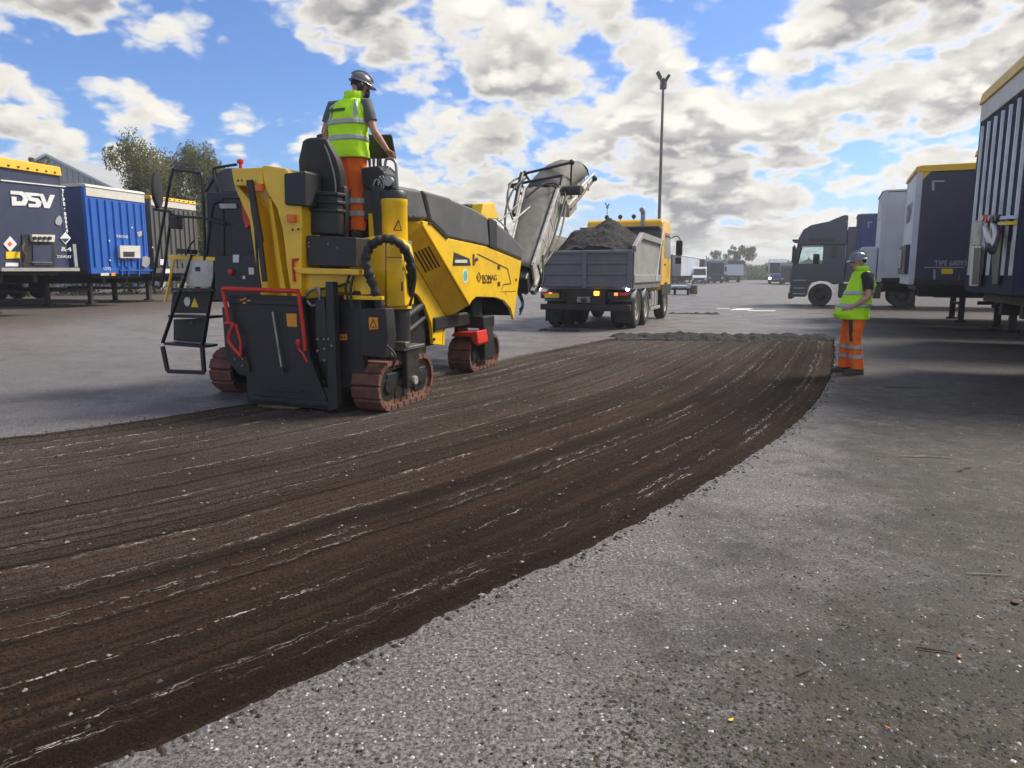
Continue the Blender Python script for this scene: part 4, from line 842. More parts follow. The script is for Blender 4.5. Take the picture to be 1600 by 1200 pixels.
# head frame: bars, rams, work lamps
def cbar(a, b_, r=.03, m='black', name='frame_bar'): return MB().tube([CP(*a), CP(*b_)], r, 8).build(name, m, cv, smooth=50)
cbar((.62, -.75, .30), (.62, .45, .45), .03); cbar((.62, -.75, .30), (.60, -.40, .05)); cbar((.74, -.62, .42), (.74, .50, .60), .03); cbar((.74, -.62, .42), (.72, -.36, .05)); cbar((.74, .50, .60), (.74, .42, .05), .022); cbar((.62, -.5, .33), (.60, -.3, -.1), .022); cbar((.62, .45, .45), (.56, .36, .1), .022)
for p in ((.62, -.75, .30), (.74, -.62, .42), (.74, .50, .60), (.97, .66, .0)): MB().ball(CP(*p), .065).build('work_lamp', 'black', cv, smooth=60)
cbar((.66, .55, -.05), (.99, .62, .1), .035, 'dusty_metal'); cbar((.60, .60, -.25), (.97, .62, -.05), .03, 'chain')
for i in range(4): cbar((.68 + i * .08, .56, -.05), (.68 + i * .08, .56, -.22), .018, 'dusty_metal', 'frame_strut')
MB().beam(CP(.56, .50, -.22), CP(.70, .50, -.22), .22, .30, cu_).build('hinge_box', 'dusty_metal', cv, .03)
MB().cyl(CP(.62, .45, .12), CP(.62, .85, .12), .10).build('slew_motor', 'charcoal', cv, smooth=40)
MB().cyl(CP(.36, -.45, .28), CP(.60, -.42, .55), .05).build('fold_ram', 'charcoal', cv, smooth=40)
for k, pts in enumerate(([(.10, .5, .0), (.2, .62, .1), (.38, .62, .2), (.52, .58, .2), (.6, .5, .12)], [(.1, .52, -.1), (.25, .66, -.12), (.42, .64, -.02), (.56, .55, 0)], [(.12, -.45, .2), (.3, -.58, .5), (.46, -.5, .56), (.58, -.3, .5)], [(.3, -.4, .3), (.42, -.62, .42), (.54, -.6, .5), (.6, -.45, .48)], [(.45, -.2, .42), (.52, .1, .5), (.56, .35, .42), (.55, .48, .2)])):
    MB().tube(smooth_path([CP(*p) for p in pts], 5), .022, 8).build('hydraulic_hose', 'cover' if k in (1, 3) else 'hose', cv, smooth=60)
for k, (sx_, w_) in enumerate(((.05, .5), (.06, .3), (.04, .55))):
    MB().tube(smooth_path([CP(.03 + k * .03, w_, .2), CP(.0, w_ + .1, -.1), CP(-.05, w_ - .05, -.25), CP(-.07, w_ - .1, -.1)], 5), .02, 8).build('hydraulic_hose', 'hose', cv, smooth=60)
MB().beam(CP(-.06, 0, -.02), CP(.05, 0, -.05), .42, .34, cu_).build('conveyor_foot', 'black', cv, .05)
cbar((.16, -.40, .25), Q(770, 335, w=.2), .018, 'steel', 'stay') if False else None
MB().tube([Q(782, 345, w=.25), CP(.46, -.35, .30)], .016).build('stay_rod', 'steel', cv, smooth=50)
MB().tube([Q(790, 355, w=.45), CP(.40, -.1, .34)], .016).build('stay_rod', 'dusty_metal', cv, smooth=50)
MB().tube([Q(812, 400, w=.75), Q(790, 355, w=.7), Q(776, 342, w=.6)], .012).build('hood_trim', 'steel', pl, smooth=50)
for k in range(3): MB().tube(smooth_path([Q(812 - k * 2, 455, w=.6 - k * .1), Q(818 - k, 475, w=.6), Q(812, 492 - k * 4, w=.55)], 4), .018).build('hydraulic_hose', 'blue' if k == 1 else 'hose', pl, smooth=60)
# ------------------------------------------------------------------ people
def remeshed(mb, name, vox):
    me = mb.mesh(name + '_raw'); o = bpy.data.objects.new(name + '_raw', me); COL.objects.link(o)
    bm = bmesh.new(); bm.from_mesh(me); bmesh.ops.recalc_face_normals(bm, faces=bm.faces); bm.to_mesh(me); bm.free()
    r = o.modifiers.new('r', 'REMESH'); r.mode = 'VOXEL'; r.voxel_size = vox
    s = o.modifiers.new('s', 'SMOOTH'); s.factor = .5; s.iterations = 3
    me2 = bpy.data.meshes.new_from_object(o.evaluated_get(bpy.context.evaluated_depsgraph_get())); bpy.data.objects.remove(o); bpy.data.meshes.remove(me)
    me2.name = name; return me2
def hand(mb, wrist, fwd, palm_n, thumb_side, curl):
    """palm and five fingers; fwd along the hand, palm_n out of the palm side"""
    f, n = Vector(fwd).normalized(), Vector(palm_n).normalized(); s = f.cross(n).normalized() * thumb_side; n = (s.cross(f) * thumb_side).normalized(); w = Vector(wrist)
    mb.tube([w - f * .02, w + f * .03, w + f * .085], [(.028, .02), (.040, .017), (.042, .015)], 10, flat=n)
    for k, (off, ln) in enumerate(((.031, .072), (.011, .080), (-.010, .074), (-.030, .058))):
        p = w + f * .08 + s * off; pts = [p]; d = f.copy()
        for seg in range(3): d = (d + n * curl * (.55 + .2 * seg)).normalized(); p = p + d * ln * (.45, .32, .23)[seg]; pts.append(p)
        mb.tube(pts, [.0095, .009, .0085, .007], 7)
    p = w + f * .02 + s * .034; d = (f * .6 + s * .8 + n * .25).normalized(); q = p + d * .035; d2 = (f * .9 + s * .2 + n * .4).normalized()
    mb.tube([w + f * .01 + s * .015, p, q, q + d2 * .03, q + d2 * .05], [.014, .013, .0105, .0095, .008], 7)
def person(name, loc, rz, J, label, shirt, helmet, skin, vest_rings, collar, defenders=False, group=None):
    root = empty(name, loc, rz, label, 'person')
    V = lambda k: Vector(J[k])
    mb = MB()
    mb.tube([V('pelvis') + Vector((0, 0, -.09)), V('pelvis'), V('waist'), V('chest'), V('neckbase') + Vector((0, 0, -.06)), V('neckbase')], [(.13, .10), (.165, .12), (.15, .11), (.175, .12), (.15, .09), (.065, .065)], 16, flat=(0, 1, 0))
    mb.tube([V('neckbase') + Vector((0, 0, -.03)), V('neckbase').lerp(V('head'), .5), V('head')], [.066, .058, .06], 12)
    HM = Matrix.Translation(V('head')) @ Matrix.Rotation(J['yaw'], 4, 'Z') @ Matrix.Rotation(J['tilt'], 4, 'X')
    hd = MB(); hd.ball((0, -.005, .02), (.074, .095, .105), 18, 12); hd.ball((0, .028, -.055), (.055, .062, .062), 14, 10); hd.ball((0, .062, -.085), (.026, .026, .022), 10, 8)
    hd.tube([(0, .085, .02), (0, .108, -.02), (0, .095, -.034)], [.009, .014, .012], 8); hd.ball((0, .082, .035), (.052, .018, .012), 10, 6)
    for s in (-1, 1): hd.ball((s * .077, -.012, -.01), (.009, .020, .032), 8, 8)
    mb.add([HM @ Vector(v) for v in hd.v], hd.f)
    for s, k in ((-1, 'l'), (1, 'r')):
        sh, el, wr = V(k + '_shoulder'), V(k + '_elbow'), V(k + '_wrist')
        mb.tube([V('neckbase').lerp(sh, .55) + Vector((0, 0, -.04)), sh, sh.lerp(el, .4), el, el.lerp(wr, .3), wr], [.065, .063, .052, .040, .043, .027], 12)
        hand(mb, wr, J[k + '_hand'], J[k + '_palm'], J.get(k + '_thumb', -s), J.get('curl', .5))
        hp, kn, an = V('pelvis') + Vector((s * .095, 0, -.04)), V(k + '_knee'), V(k + '_ankle')
        mb.tube([hp, hp.lerp(kn, .4), kn, kn.lerp(an, .35), an], [.088, .078, .055, .053, .038], 12)
    me = remeshed(mb, 'body', .0075); me.materials.append(MATS[skin]); me.shade_smooth()
    body = bpy.data.objects.new('body', me); COL.objects.link(body); body.parent = root
    def hpart(nm, mb2, m, smooth=60):
        mb2.v = [tuple(HM @ Vector(v)) for v in mb2.v]; return mb2.build(nm, m, root, smooth=smooth)
    for s in (-1, 1): hpart('eye', MB().ball((s * .030, .082, .012), (.011, .007, .007), 8, 6), 'eye'); hpart('eyebrow', MB().ball((s * .031, .088, .033), (.020, .006, .005), 8, 6), 'hair')
    hpart('mouth', MB().ball((0, .086, -.058), (.022, .006, .005), 10, 6), 'lip')
    hr = MB(); hr.loft([[(.080 * math.sin(t) * math.cos(a), -.008 + .100 * math.sin(t) * math.sin(a) - .004, .02 + .108 * math.cos(t)) for a in [math.pi + math.pi * k / 14 for k in range(15)]] for t in [1.0, 1.3, 1.6, 1.9]], caps=False, closed=False); hpart('hair', hr, 'hair').modifiers.new('s', 'SOLIDIFY').thickness = .006
    # helmet: shell, ridge, brim and peak
    hm = MB(); hm.loft([[((.098 * math.sin(t)) * math.cos(a), -.004 + .122 * math.sin(t) * math.sin(a), .055 + .098 * math.cos(t)) for a in [2 * math.pi * k / 24 for k in range(24)]] for t in [.03, .25, .5, .8, 1.1, 1.4, 1.6, 1.75]]); hpart('helmet', hm, helmet)
    br = MB(); br.loft([[(r_ * .100 * math.cos(a), -.004 + (.124 * r_ + (.045 * max(0, math.sin(a)) ** 2 if r_ > 1.02 else 0)) * math.sin(a), z) for a in [2 * math.pi * k / 28 for k in range(28)]] for r_, z in ((.97, .052), (1.0, .050), (1.10, .036), (1.10, .031), (.98, .042))]); hpart('helmet_brim', br, helmet)
    rg = MB(); rg.tube([(0, -.004 + .122 * math.cos(t), .056 + .101 * math.sin(t)) for t in [.3 + 2.5 * k / 10 for k in range(11)]], [(.02, .006)] * 11, 8, flat=(1, 0, 0)); hpart('helmet_ridge', rg, helmet)
    if defenders:
        for s in (-1, 1): hpart('ear_defender', MB().ball((s * .092, -.008, -.015), (.028, .042, .050), 12, 10), 'black')
        hpart('headset_aerial', MB().tube([(.10, .02, .02), (.115, .10, .085)], [.005, .004], 6), 'black'); hpart('headset_microphone', MB().tube([(.10, .0, -.04), (.09, .08, -.07), (.03, .115, -.065)], [.005, .005, .010], 6), 'black')
        hpart('face_guard', MB().ball((0, .088, -.055), (.055, .035, .060), 12, 10), 'black')
    # t-shirt sleeves and collar line
    for k in 'lr':
        sh, el = V(k + '_shoulder'), V(k + '_elbow'); e = sh.lerp(el, .62)
        MB().tube([V('neckbase').lerp(sh, .4) + Vector((0, 0, -.035)), sh + Vector((0, 0, .012)), sh.lerp(el, .35), e], [.075, .083, .074, .068], 14).build('t_shirt_sleeve', shirt, root, smooth=70)
    MB().tube([V('neckbase') + Vector((0, 0, -.06)), V('neckbase') + Vector((0, 0, .02))], [.09, .072], 14).build('t_shirt_collar', shirt, root, smooth=70)
    # vest
    n = 44
    def pt(i_z, a, off=0.0):
        z, xc, yc, rx, ry = i_z; c, s_ = math.cos(a), math.sin(a); e = .82
        x = xc + (rx + off) * math.copysign(abs(c) ** e, c); y = yc + (ry + off) * math.copysign(abs(s_) ** e, s_)
        fold = .020 * nz(a * 2.2, z * 8 + a * 2, J['seed']) + .011 * nz(a * 5, z * 17 - a * 4, J['seed'])
        return Vector((x + fold * c, y + fold * s_, z))
    def interp(z):
        for a, b_ in zip(vest_rings, vest_rings[1:]):
            if a[0] <= z <= b_[0]: t_ = (z - a[0]) / (b_[0] - a[0]); return tuple(p + (q - p) * t_ for p, q in zip(a, b_))
        return vest_rings[-1]
    zs = np.linspace(vest_rings[0][0], vest_rings[-1][0], 34)
    vb = MB(); vb.loft([[pt(interp(z), 2 * math.pi * k / n) for k in range(n)] for z in zs], caps=False); vo = vb.build('hi_vis_vest', 'hi_vis', root, smooth=80); vo.modifiers.new('s', 'SOLIDIFY').thickness = .006
    top = vest_rings[-1]; cb_ = MB(); cb_.loft([[pt((top[0] + dz_, top[1] + collar[0] * dz_, top[2] + collar[1] * dz_, top[3] * k_, top[4] * k_), 2 * math.pi * k / 30) for k in range(30)] for dz_, k_ in ((-.01, 1.0), (.03, .98), (.07, 1.02))], caps=False); co = cb_.build('vest_collar', 'hi_vis', root, smooth=80); co.modifiers.new('s', 'SOLIDIFY').thickness = .008
    for zb in J['bands']:
        bb = MB(); bb.loft([[pt(interp(zb + d), 2 * math.pi * k / n, .006) for k in range(n)] for d in (-.026, -.013, 0, .013, .026)], caps=False); bb.build('reflective_band', 'reflective', root, smooth=80).modifiers.new('s', 'SOLIDIFY').thickness = .003
    for a0 in J['braces']:
        bb = MB(); bb.loft([[pt(interp(z), a0 + d / max(.12, interp(z)[3]) * .0 + d * .12, .007) for d in (-1, -.5, 0, .5, 1)] for z in np.linspace(J['bands'][-1], vest_rings[-2][0] + .015, 14)], caps=False, closed=False); bb.build('reflective_brace', 'reflective', root, smooth=80).modifiers.new('s', 'SOLIDIFY').thickness = .003
    # trousers
    tr = MB()
    for s, k in ((-1, 'l'), (1, 'r')):
        hp, kn, an = V('pelvis') + Vector((s * .09, 0, -.02)), V(k + '_knee'), V(k + '_ankle'); cl = smooth_path([hp + Vector((-s * .03, 0, .14)), hp, hp.lerp(kn, .5), kn, kn.lerp(an, .5), an + Vector((0, 0, -.03))], 6); m_ = len(cl)
        rr = np.interp(np.linspace(0, 1, m_), [0, .2, .4, .6, .8, 1], [.105, .115, .105, .088, .086, .082]); rings = []
        for i, p in enumerate(cl): rings.append([p + Vector((math.cos(a) * (rr[i] * 1.0 + .018 * nz(a * 1.5, p.z * 12 + a, J['seed'] + s)), math.sin(a) * (rr[i] * 1.08 + .018 * nz(a * 1.5, p.z * 15 - a, J['seed'] + s + 4)), .006 * nz(a * 2, p.z * 8))) for a in [2 * math.pi * q / 20 for q in range(20)]])
        tr.loft(rings)
        for fr in (.70, .84):
            i = int(fr * (m_ - 1)); bb = MB(); p = cl[i]; d = (cl[min(i + 1, m_ - 1)] - cl[i - 1]).normalized()
            bb.loft([[p + d * h + Vector((math.cos(a) * (rr[i] + .014), math.sin(a) * (rr[i] * 1.08 + .014), 0)) for a in [2 * math.pi * q / 20 for q in range(20)]] for h in (-.027, 0, .027)], caps=False); bb.build('reflective_band', 'reflective', root, smooth=80)
        an2 = V(k + '_ankle'); bt = MB(); fy = J.get(k + '_foot', (0, 1, 0)); fy = Vector(fy)
        sd2 = Vector((fy.y, -fy.x, 0)); zf = an2.z - .095
        prof = [(-.085, .055, .10, .042), (-.05, .04, .105, .046), (.03, .0, .10, .046), (.09, .0, .075, .048), (.15, .0, .062, .045), (.185, .008, .045, .030)]
        bt.loft([[Vector((an2.x, an2.y, zf)) + fy * u + sd2 * wd * c_ + Vector((0, 0, h_)) for c_, h_ in ((-1, .0), (1, .0), (1.02, .03), (.85, tp * .8), (0, tp), (-.85, tp * .8), (-1.02, .03))] for u, z_, tp, wd in prof]); bt.tube([an2 + Vector((0, 0, -.06)), an2 + Vector((0, 0, .06))], [.05, .055], 12); bt.build('boot', 'boot', root, .006, smooth=60)
        sl = MB(); sl.loft([[Vector((an2.x, an2.y, zf - .012)) + fy * u + sd2 * wd * c_ + Vector((0, 0, h_)) for c_, h_ in ((-1.08, 0), (1.08, 0), (1.08, .018), (-1.08, .018))] for u, z_, tp, wd in prof]); sl.build('boot_sole', 'black', root, smooth=40)
    me = remeshed(tr, 'trousers', .009); me.materials.append(MATS['hi_vis_orange']); me.shade_smooth(); o = bpy.data.objects.new('trousers', me); COL.objects.link(o); o.parent = root
    return root, pt, interp
# operator on the machine
opl = Q(549, 372, l=.95); opw = Vector(PO + PR * opl.x + PF * opl.y); opw.z = 1.875
JO = dict(pelvis=(0, 0, .95), waist=(0, .01, 1.10), chest=(.0, .03, 1.32), neckbase=(.045, .06, 1.50), head=(.105, .12, 1.645), yaw=-R(52), tilt=-R(18), seed=2.0,
          l_shoulder=(-.20, .03, 1.41), l_elbow=(-.285, -.02, 1.16), l_wrist=(-.235, .10, .94), l_hand=(.1, .25, -1), l_palm=(1, 0, .1),
          r_shoulder=(.215, .05, 1.42), r_elbow=(.30, .05, 1.15), r_wrist=(.40, .16, .955), r_hand=(.15, .7, -.5), r_palm=(0, -.45, -1), curl=.55,
          l_knee=(-.11, .05, .50), l_ankle=(-.12, 0, .105), r_knee=(.085, .06, .50), r_ankle=(.08, .02, .105), bands=(1.07, 1.24), braces=(-R(50), -R(130)))
op, optt, opint = person('person', opw, -PAZ, JO, 'worker in sleeveless yellow vest and ear defenders standing on the planer, hand at its controls', 'shirt_grey', 'helmet_grey', 'skin',
    [(.86, 0, .01, .232, .165), (.97, 0, .01, .226, .160), (1.10, 0, .01, .218, .152), (1.28, .005, .02, .222, .158), (1.40, .015, .03, .212, .148), (1.47, .03, .045, .165, .118), (1.505, .045, .055, .098, .092)], (.15, .2), True)
op.scale = (1.045,) * 3
# printed panel on the back of the vest
def onback(px, z): # place on the vest's back at offset px (m, + right)
    r_ = opint(z); return Vector((r_[1] + px, r_[2] - (r_[4] + .010) * (1 - (abs(px) / r_[3]) ** 2.4) ** .42 - .006, z))
bp = MB(); cols = np.linspace(-.125, .045, 9); bp.loft([[onback(x, z) for x in cols] for z in (1.345, 1.36, 1.375)], caps=False, closed=False); o = bp.build('vest_print', 'letter_dark', op); MATS['print_green'] = mat('print_green', (.03, .10, .03), .6); o.data.materials[0] = MATS['print_green']; o.modifiers.new('s', 'SOLIDIFY').thickness = .002
MB().lathe([(.001, 0), (.024, 0), (.024, -.004), (.001, -.004)], onback(-.135, 1.36) + Vector((0, -.003, 0)), (0, 1, 0), 14).build('vest_emblem', 'print_green', op)
text('CIVILS', .026, op, onback(-.08, 1.351) + Vector((0, -.006, 0)), (1, 0, 0), (0, 0, 1), 'letter_grey', depth=.001, name='vest_lettering') if False else None
# banksman on the right
MG = G(1327, 583)
JM = dict(pelvis=(0, -.02, .93), waist=(0, -.03, 1.09), chest=(0, -.085, 1.31), neckbase=(0, -.075, 1.48), head=(0, -.015, 1.615), yaw=R(8), tilt=-R(10), seed=7.0,
          l_shoulder=(-.205, -.085, 1.395), l_elbow=(-.285, -.085, 1.12), l_wrist=(-.215, .105, .985), l_hand=(.35, .8, -.45), l_palm=(.9, -.3, .2),
          r_shoulder=(.205, -.085, 1.395), r_elbow=(.285, -.08, 1.12), r_wrist=(.20, .11, .985), r_hand=(-.35, .8, -.45), r_palm=(-.9, -.3, .2), curl=.45,
          l_knee=(-.10, .0, .50), l_ankle=(-.115, -.06, .107), r_knee=(.10, .04, .50), r_ankle=(.115, .04, .107), l_foot=(-.12, .99, 0), r_foot=(.12, .99, 0), bands=(1.00, 1.18), braces=(R(205), R(-25)))
mn, mpt, mint = person('person', MG, R(84), JM, 'worker in yellow vest, orange trousers and dark helmet standing beside the milled strip', 'shirt_black', 'helmet_blue', 'skin_pale',
    [(.80, 0, .015, .225, .215), (.87, 0, .035, .228, .232), (1.0, 0, .005, .225, .205), (1.15, 0, -.045, .222, .19), (1.30, 0, -.085, .216, .165), (1.40, 0, -.09, .20, .14), (1.46, 0, -.08, .15, .115), (1.49, 0, -.075, .098, .092)], (0, .35))
# black holster pocket on the trouser side, pocket seam
MB().obox((-.165, .075, .64), (.012, 0, 0), (0, .028, -.01), (0, .02, .15)).build('trouser_pocket', 'trouser_black', mn, .01)
MB().obox((-.185, .06, .845), (.012, 0, 0), (0, .09, -.02), (0, .004, .012)).build('trouser_pocket', 'trouser_black', mn, .006)
# ------------------------------------------------------------------ wheels, shared
def wheel(parent, c, r, w, axis=(1, 0, 0), rim='alu', out=1, name='wheel', n=28):
    """out: +1 when the outer face looks along +axis"""
    e = empty(name, (0, 0, 0)); e.parent = parent; c, a = Vector(c), Vector(axis) * out
    MB().lathe([(r * .58, -w / 2), (r * .88, -w / 2), (r * .97, -w * .40), (r, -w * .28), (r, w * .28), (r * .97, w * .40), (r * .88, w / 2), (r * .60, w / 2), (r * .57, w * .40), (r * .57, -w * .4)], c, a, n).build('tyre', 'rubber', e, smooth=30)
    MB().lathe([(.01, w * .18), (r * .16, w * .18), (r * .17, w * .34), (r * .28, w * .34), (r * .30, w * .12), (r * .48, w * .02), (r * .53, w * .40), (r * .58, w * .44), (r * .585, w * .38), (r * .55, -w * .3), (.01, -w * .3)], c, a, n).build('rim', rim, e, smooth=35)
    return e
# ------------------------------------------------------------------ tipper truck
TAZ = R(21); tr0 = G(925, 514); TO = np.array([1.90, 18.95, 0.]); TF = np.array([math.sin(TAZ), math.cos(TAZ), 0]); TR = np.array([math.cos(TAZ), -math.sin(TAZ), 0])
TQ = frameQ(TO, TF, TR)
tk = empty('tipper_truck', TO, -TAZ, 'yellow cab tipper truck with grey body being loaded with millings', 'tipper truck')
def tb(name, m, *b, bevel=.015, parent=None): return MB().box(*b).build(name, m, parent or tk, bevel)
BW = 1.24
bd = empty('tipper_body', (0, 0, 0)); bd.parent = tk
tg = tb('tailgate', 'tipper_grey', -BW, BW, 0, .07, 1.10, 2.02, parent=bd)
for z in (1.12, 1.42, 1.70, 1.97): tb('gate_rail', 'tipper_grey', -BW + .02, BW - .02, -.05, .0, z, z + .06, parent=bd)
for x in (-BW - .01, -.06, BW - .11): tb('gate_post', 'tipper_grey', x, x + .12, -.07, .0, 1.08, 2.05, parent=bd)
tb('gate_top', 'tipper_light', -BW, BW, -.04, .09, 2.02, 2.06, parent=bd, bevel=.008)
for s in (-1, 1):
    # side wall with stepped top edge rising to the headboard
    x = s * BW
    MB().prism([(x, .1, 1.12), (x, 4.3, 1.12), (x, 4.3, 2.40), (x, .95, 2.45), (x, .1, 2.05)], (-s * .05, 0, 0)).build('body_side', 'tipper_light', bd, .01)
    MB().beam((x + s * .03, .95, 2.46), (x + s * .03, 4.3, 2.41), .10, .16).build('side_rail', 'tipper_light', bd, .01); MB().beam((x + s * .03, .05, 2.08), (x + s * .03, .95, 2.46), .10, .16).build('side_rail', 'tipper_light', bd, .01)
    MB().beam((x + s * .02, .1, 1.32), (x + s * .02, 4.3, 1.32), .08, .20).build('side_rail', 'tipper_light', bd, .01)
    MB().box(x, x + s * .05, 4.1, 4.22, 1.40, 2.36).build('side_stake', 'tipper_light', bd, .008)
    MB().beam((x + s * .03, .02, 1.08), (x + s * .03, .02, 2.05), .05, .05).build('corner_post', 'tipper_grey', bd, .005)
tb('body_floor', 'tipper_grey', -BW, BW, .07, 4.3, 1.05, 1.14, parent=bd)
hbd = tb('headboard', 'tipper_grey', -BW, BW, 4.30, 4.38, 1.12, 2.82, parent=bd); tb('headboard_cap', 'tipper_light', -BW - .02, BW + .02, 4.26, 4.42, 2.82, 2.88, parent=bd); MB().prism([(-BW, 4.3, 2.8), (BW, 4.3, 2.8), (BW, 3.85, 2.86), (-BW, 3.85, 2.86)], (0, 0, .03)).build('spill_plate', 'tipper_grey', bd, .006)
MB().tube([(BW + .06, 4.2, 2.80), (BW + .09, 3.1, 1.25)], .018).build('sheet_arm', 'letter_white', tk, smooth=50)
# chassis
for s in (-1, 1): tb('chassis_rail', 'chassis', s * .42 - .05, s * .42 + .05, .15, 6.2, .72, 1.0)
tb('subframe', 'chassis', -.6, .6, .1, 4.4, .95, 1.06)
bp_ = tb('rear_bumper', 'chassis', -1.22, 1.22, -.02, .12, .50, .66, bevel=.02)
tb('rear_panel', 'chassis', -.50, .55, .05, .15, .64, 1.05); tb('tail_plate', 'chassis', -1.22, -.66, .02, .12, .80, .98); tb('tail_plate', 'chassis', .62, 1.22, .02, .12, .80, .98)
tb('number_plate', 'sticker_yellow', -1.10, -.70, -.005, .015, .82, .93, bevel=.003)
tb('tow_coupling', 'steel', -.20, .16, -.02, .15, .70, .86); tb('tow_jaw', 'black', -.08, .06, -.10, .0, .72, .82)
def lamp(name, x, z, w, h, m, y=-.005, out=.02): return MB().box(x - w / 2, x + w / 2, y - out, y, z - h / 2, z + h / 2).build(name, m, tk, .006)
lamp('tail_lamp', -.94, .925, .09, .07, 'lamp_red', .018); lamp('tail_lamp_lens', -1.08, .925, .16, .08, 'red', .018); lamp('tail_lamp_lens', -.80, .925, .12, .08, 'red', .018)
lamp('tail_lamp', .84, .93, .09, .07, 'lamp_red', .018); lamp('tail_lamp_lens', 1.04, .93, .20, .08, 'red', .018)
lamp('amber_beacon', .32, .95, .13, .10, 'lamp_orange', .03)
for x, z in ((-1.24, 1.06), (1.15, 1.06)): MB().lathe([(.01, 0), (.042, 0), (.046, .03), (.01, .045)], (x, -.02, z), (0, -1, 0), 14).build('reversing_light', 'lamp_white', tk, smooth=40)
for x in (-.95, .95):
    MB().prism([(x - .22, .30, .18), (x + .22, .30, .18), (x + .22, .30, .55), (x - .22, .30, .55)], (0, .02, 0)).build('mud_flap', 'rubber', tk)
    for yc in (1.05, 2.40):
        for k, xo in enumerate((.92 * (1 if x > 0 else -1) + (.0), )): pass
for s in (-1, 1):
    for yc in (.98, 2.30):
        wheel(tk, (s * 1.06, yc, .52), .52, .30, out=s, rim='dusty_metal'); wheel(tk, (s * .72, yc, .52), .52, .28, out=s, rim='dusty_metal')
        # mudguard arc
        a = [R(20 + 140 * k / 10) for k in range(11)]; mg = MB(); mg.loft([[(s * x, yc - math.cos(q) * .60, .52 + math.sin(q) * .60) for q in a] for x in (.58, 1.24)], caps=False, closed=False); o = mg.build('mudguard', 'tipper_grey', tk, smooth=60); o.modifiers.new('s', 'SOLIDIFY').thickness = .02
    wheel(tk, (s * 1.06, 5.65, .52), .52, .32, out=s, rim='dusty_metal')
    tb('fuel_tank', 'tipper_light', min(s * .62, s * 1.16), max(s * .62, s * 1.16), 3.05, 4.55, .45, .95, bevel=.06)
    for y in (3.3, 3.8, 4.3): tb('tank_strap', 'steel', min(s * .6, s * 1.175), max(s * .6, s * 1.175), y, y + .05, .435, .965, bevel=.01)
    tb('side_guard', 'tipper_light', min(s * 1.18, s * 1.22), max(s * 1.18, s * 1.22), 2.95, 4.6, .38, .48)
tb('rear_axle', 'chassis', -.7, .7, .90, 1.06, .44, .60); tb('rear_axle', 'chassis', -.7, .7, 2.22, 2.38, .44, .60); tb('front_axle', 'chassis', -.9, .9, 5.57, 5.73, .44, .60)
# cab
cabp = [(4.62, .95), (4.62, 3.06), (4.75, 3.16), (6.05, 3.16), (6.35, 2.95), (6.55, 1.95), (6.58, .75), (6.15, .72), (6.05, .98), (5.85, 1.14), (5.45, 1.14), (5.22, .98), (5.15, .95)]
cabo = MB().prism([(-1.22, y, z) for y, z in cabp], (2.44, 0, 0)).build('cab', 'truck_yellow', tk, .07, seg=3)
for s in (-1, 1):
    x = s * 1.222; MB().prism([(x, 5.15, 1.95), (x, 5.15, 2.75), (x, 6.18, 2.75), (x, 6.42, 1.95)], (s * .006, 0, 0)).build('side_window', 'glass', cabo)
    MB().box(min(x, x + s * .025), max(x, x + s * .025), 5.2, 5.35, 1.72, 1.77).build('door_handle', 'black', cabo, .006)
    MB().box(min(x, x + s * .02), max(x, x + s * .02), 4.66, 6.55, .80, 1.12).build('cab_skirt', 'charcoal', cabo, .01)
    am = MB().tube(smooth_path([(s * 1.22, 6.3, 2.62), (s * 1.40, 6.35, 2.70), (s * 1.52, 6.3, 2.62), (s * 1.52, 6.3, 2.5)], 4), .018, 8); am.build('mirror_arm', 'black', tk, smooth=60)
    tb('mirror', 'black', s * 1.52 - .11, s * 1.52 + .11, 6.22, 6.30, 2.05, 2.55, bevel=.04); tb('mirror', 'black', s * 1.50 - .10, s * 1.50 + .10, 6.22, 6.30, 1.78, 2.0, bevel=.03)
    MB().box(s * 1.52 - .085, s * 1.52 + .085, 6.212, 6.219, 2.09, 2.51).build('mirror_glass', 'orange_lens' if False else 'glass', tk)
MB().prism([(-1.05, 4.615, 2.35), (1.05, 4.615, 2.35), (1.05, 4.615, 2.62), (-1.05, 4.615, 2.62)], (0, -.01, 0)).build('rear_seam', 'truck_yellow', cabo, .004)
for x in (-.75, -.30, .15): 
    MB().cyl((x, 5.4, 3.16), (x, 5.4, 3.26), .02, n=8).build('roof_lamp_post', 'black', tk); MB().ball((x, 5.4, 3.30), (.075, .05, .075)).build('roof_lamp', 'charcoal', tk, smooth=60)
MB().tube(smooth_path([(.62, 4.50, 1.1), (.62, 4.50, 3.2), (.62, 4.46, 3.36), (.60, 4.32, 3.42)], 5), .07, 12).build('exhaust_stack', 'steel', tk, smooth=50)
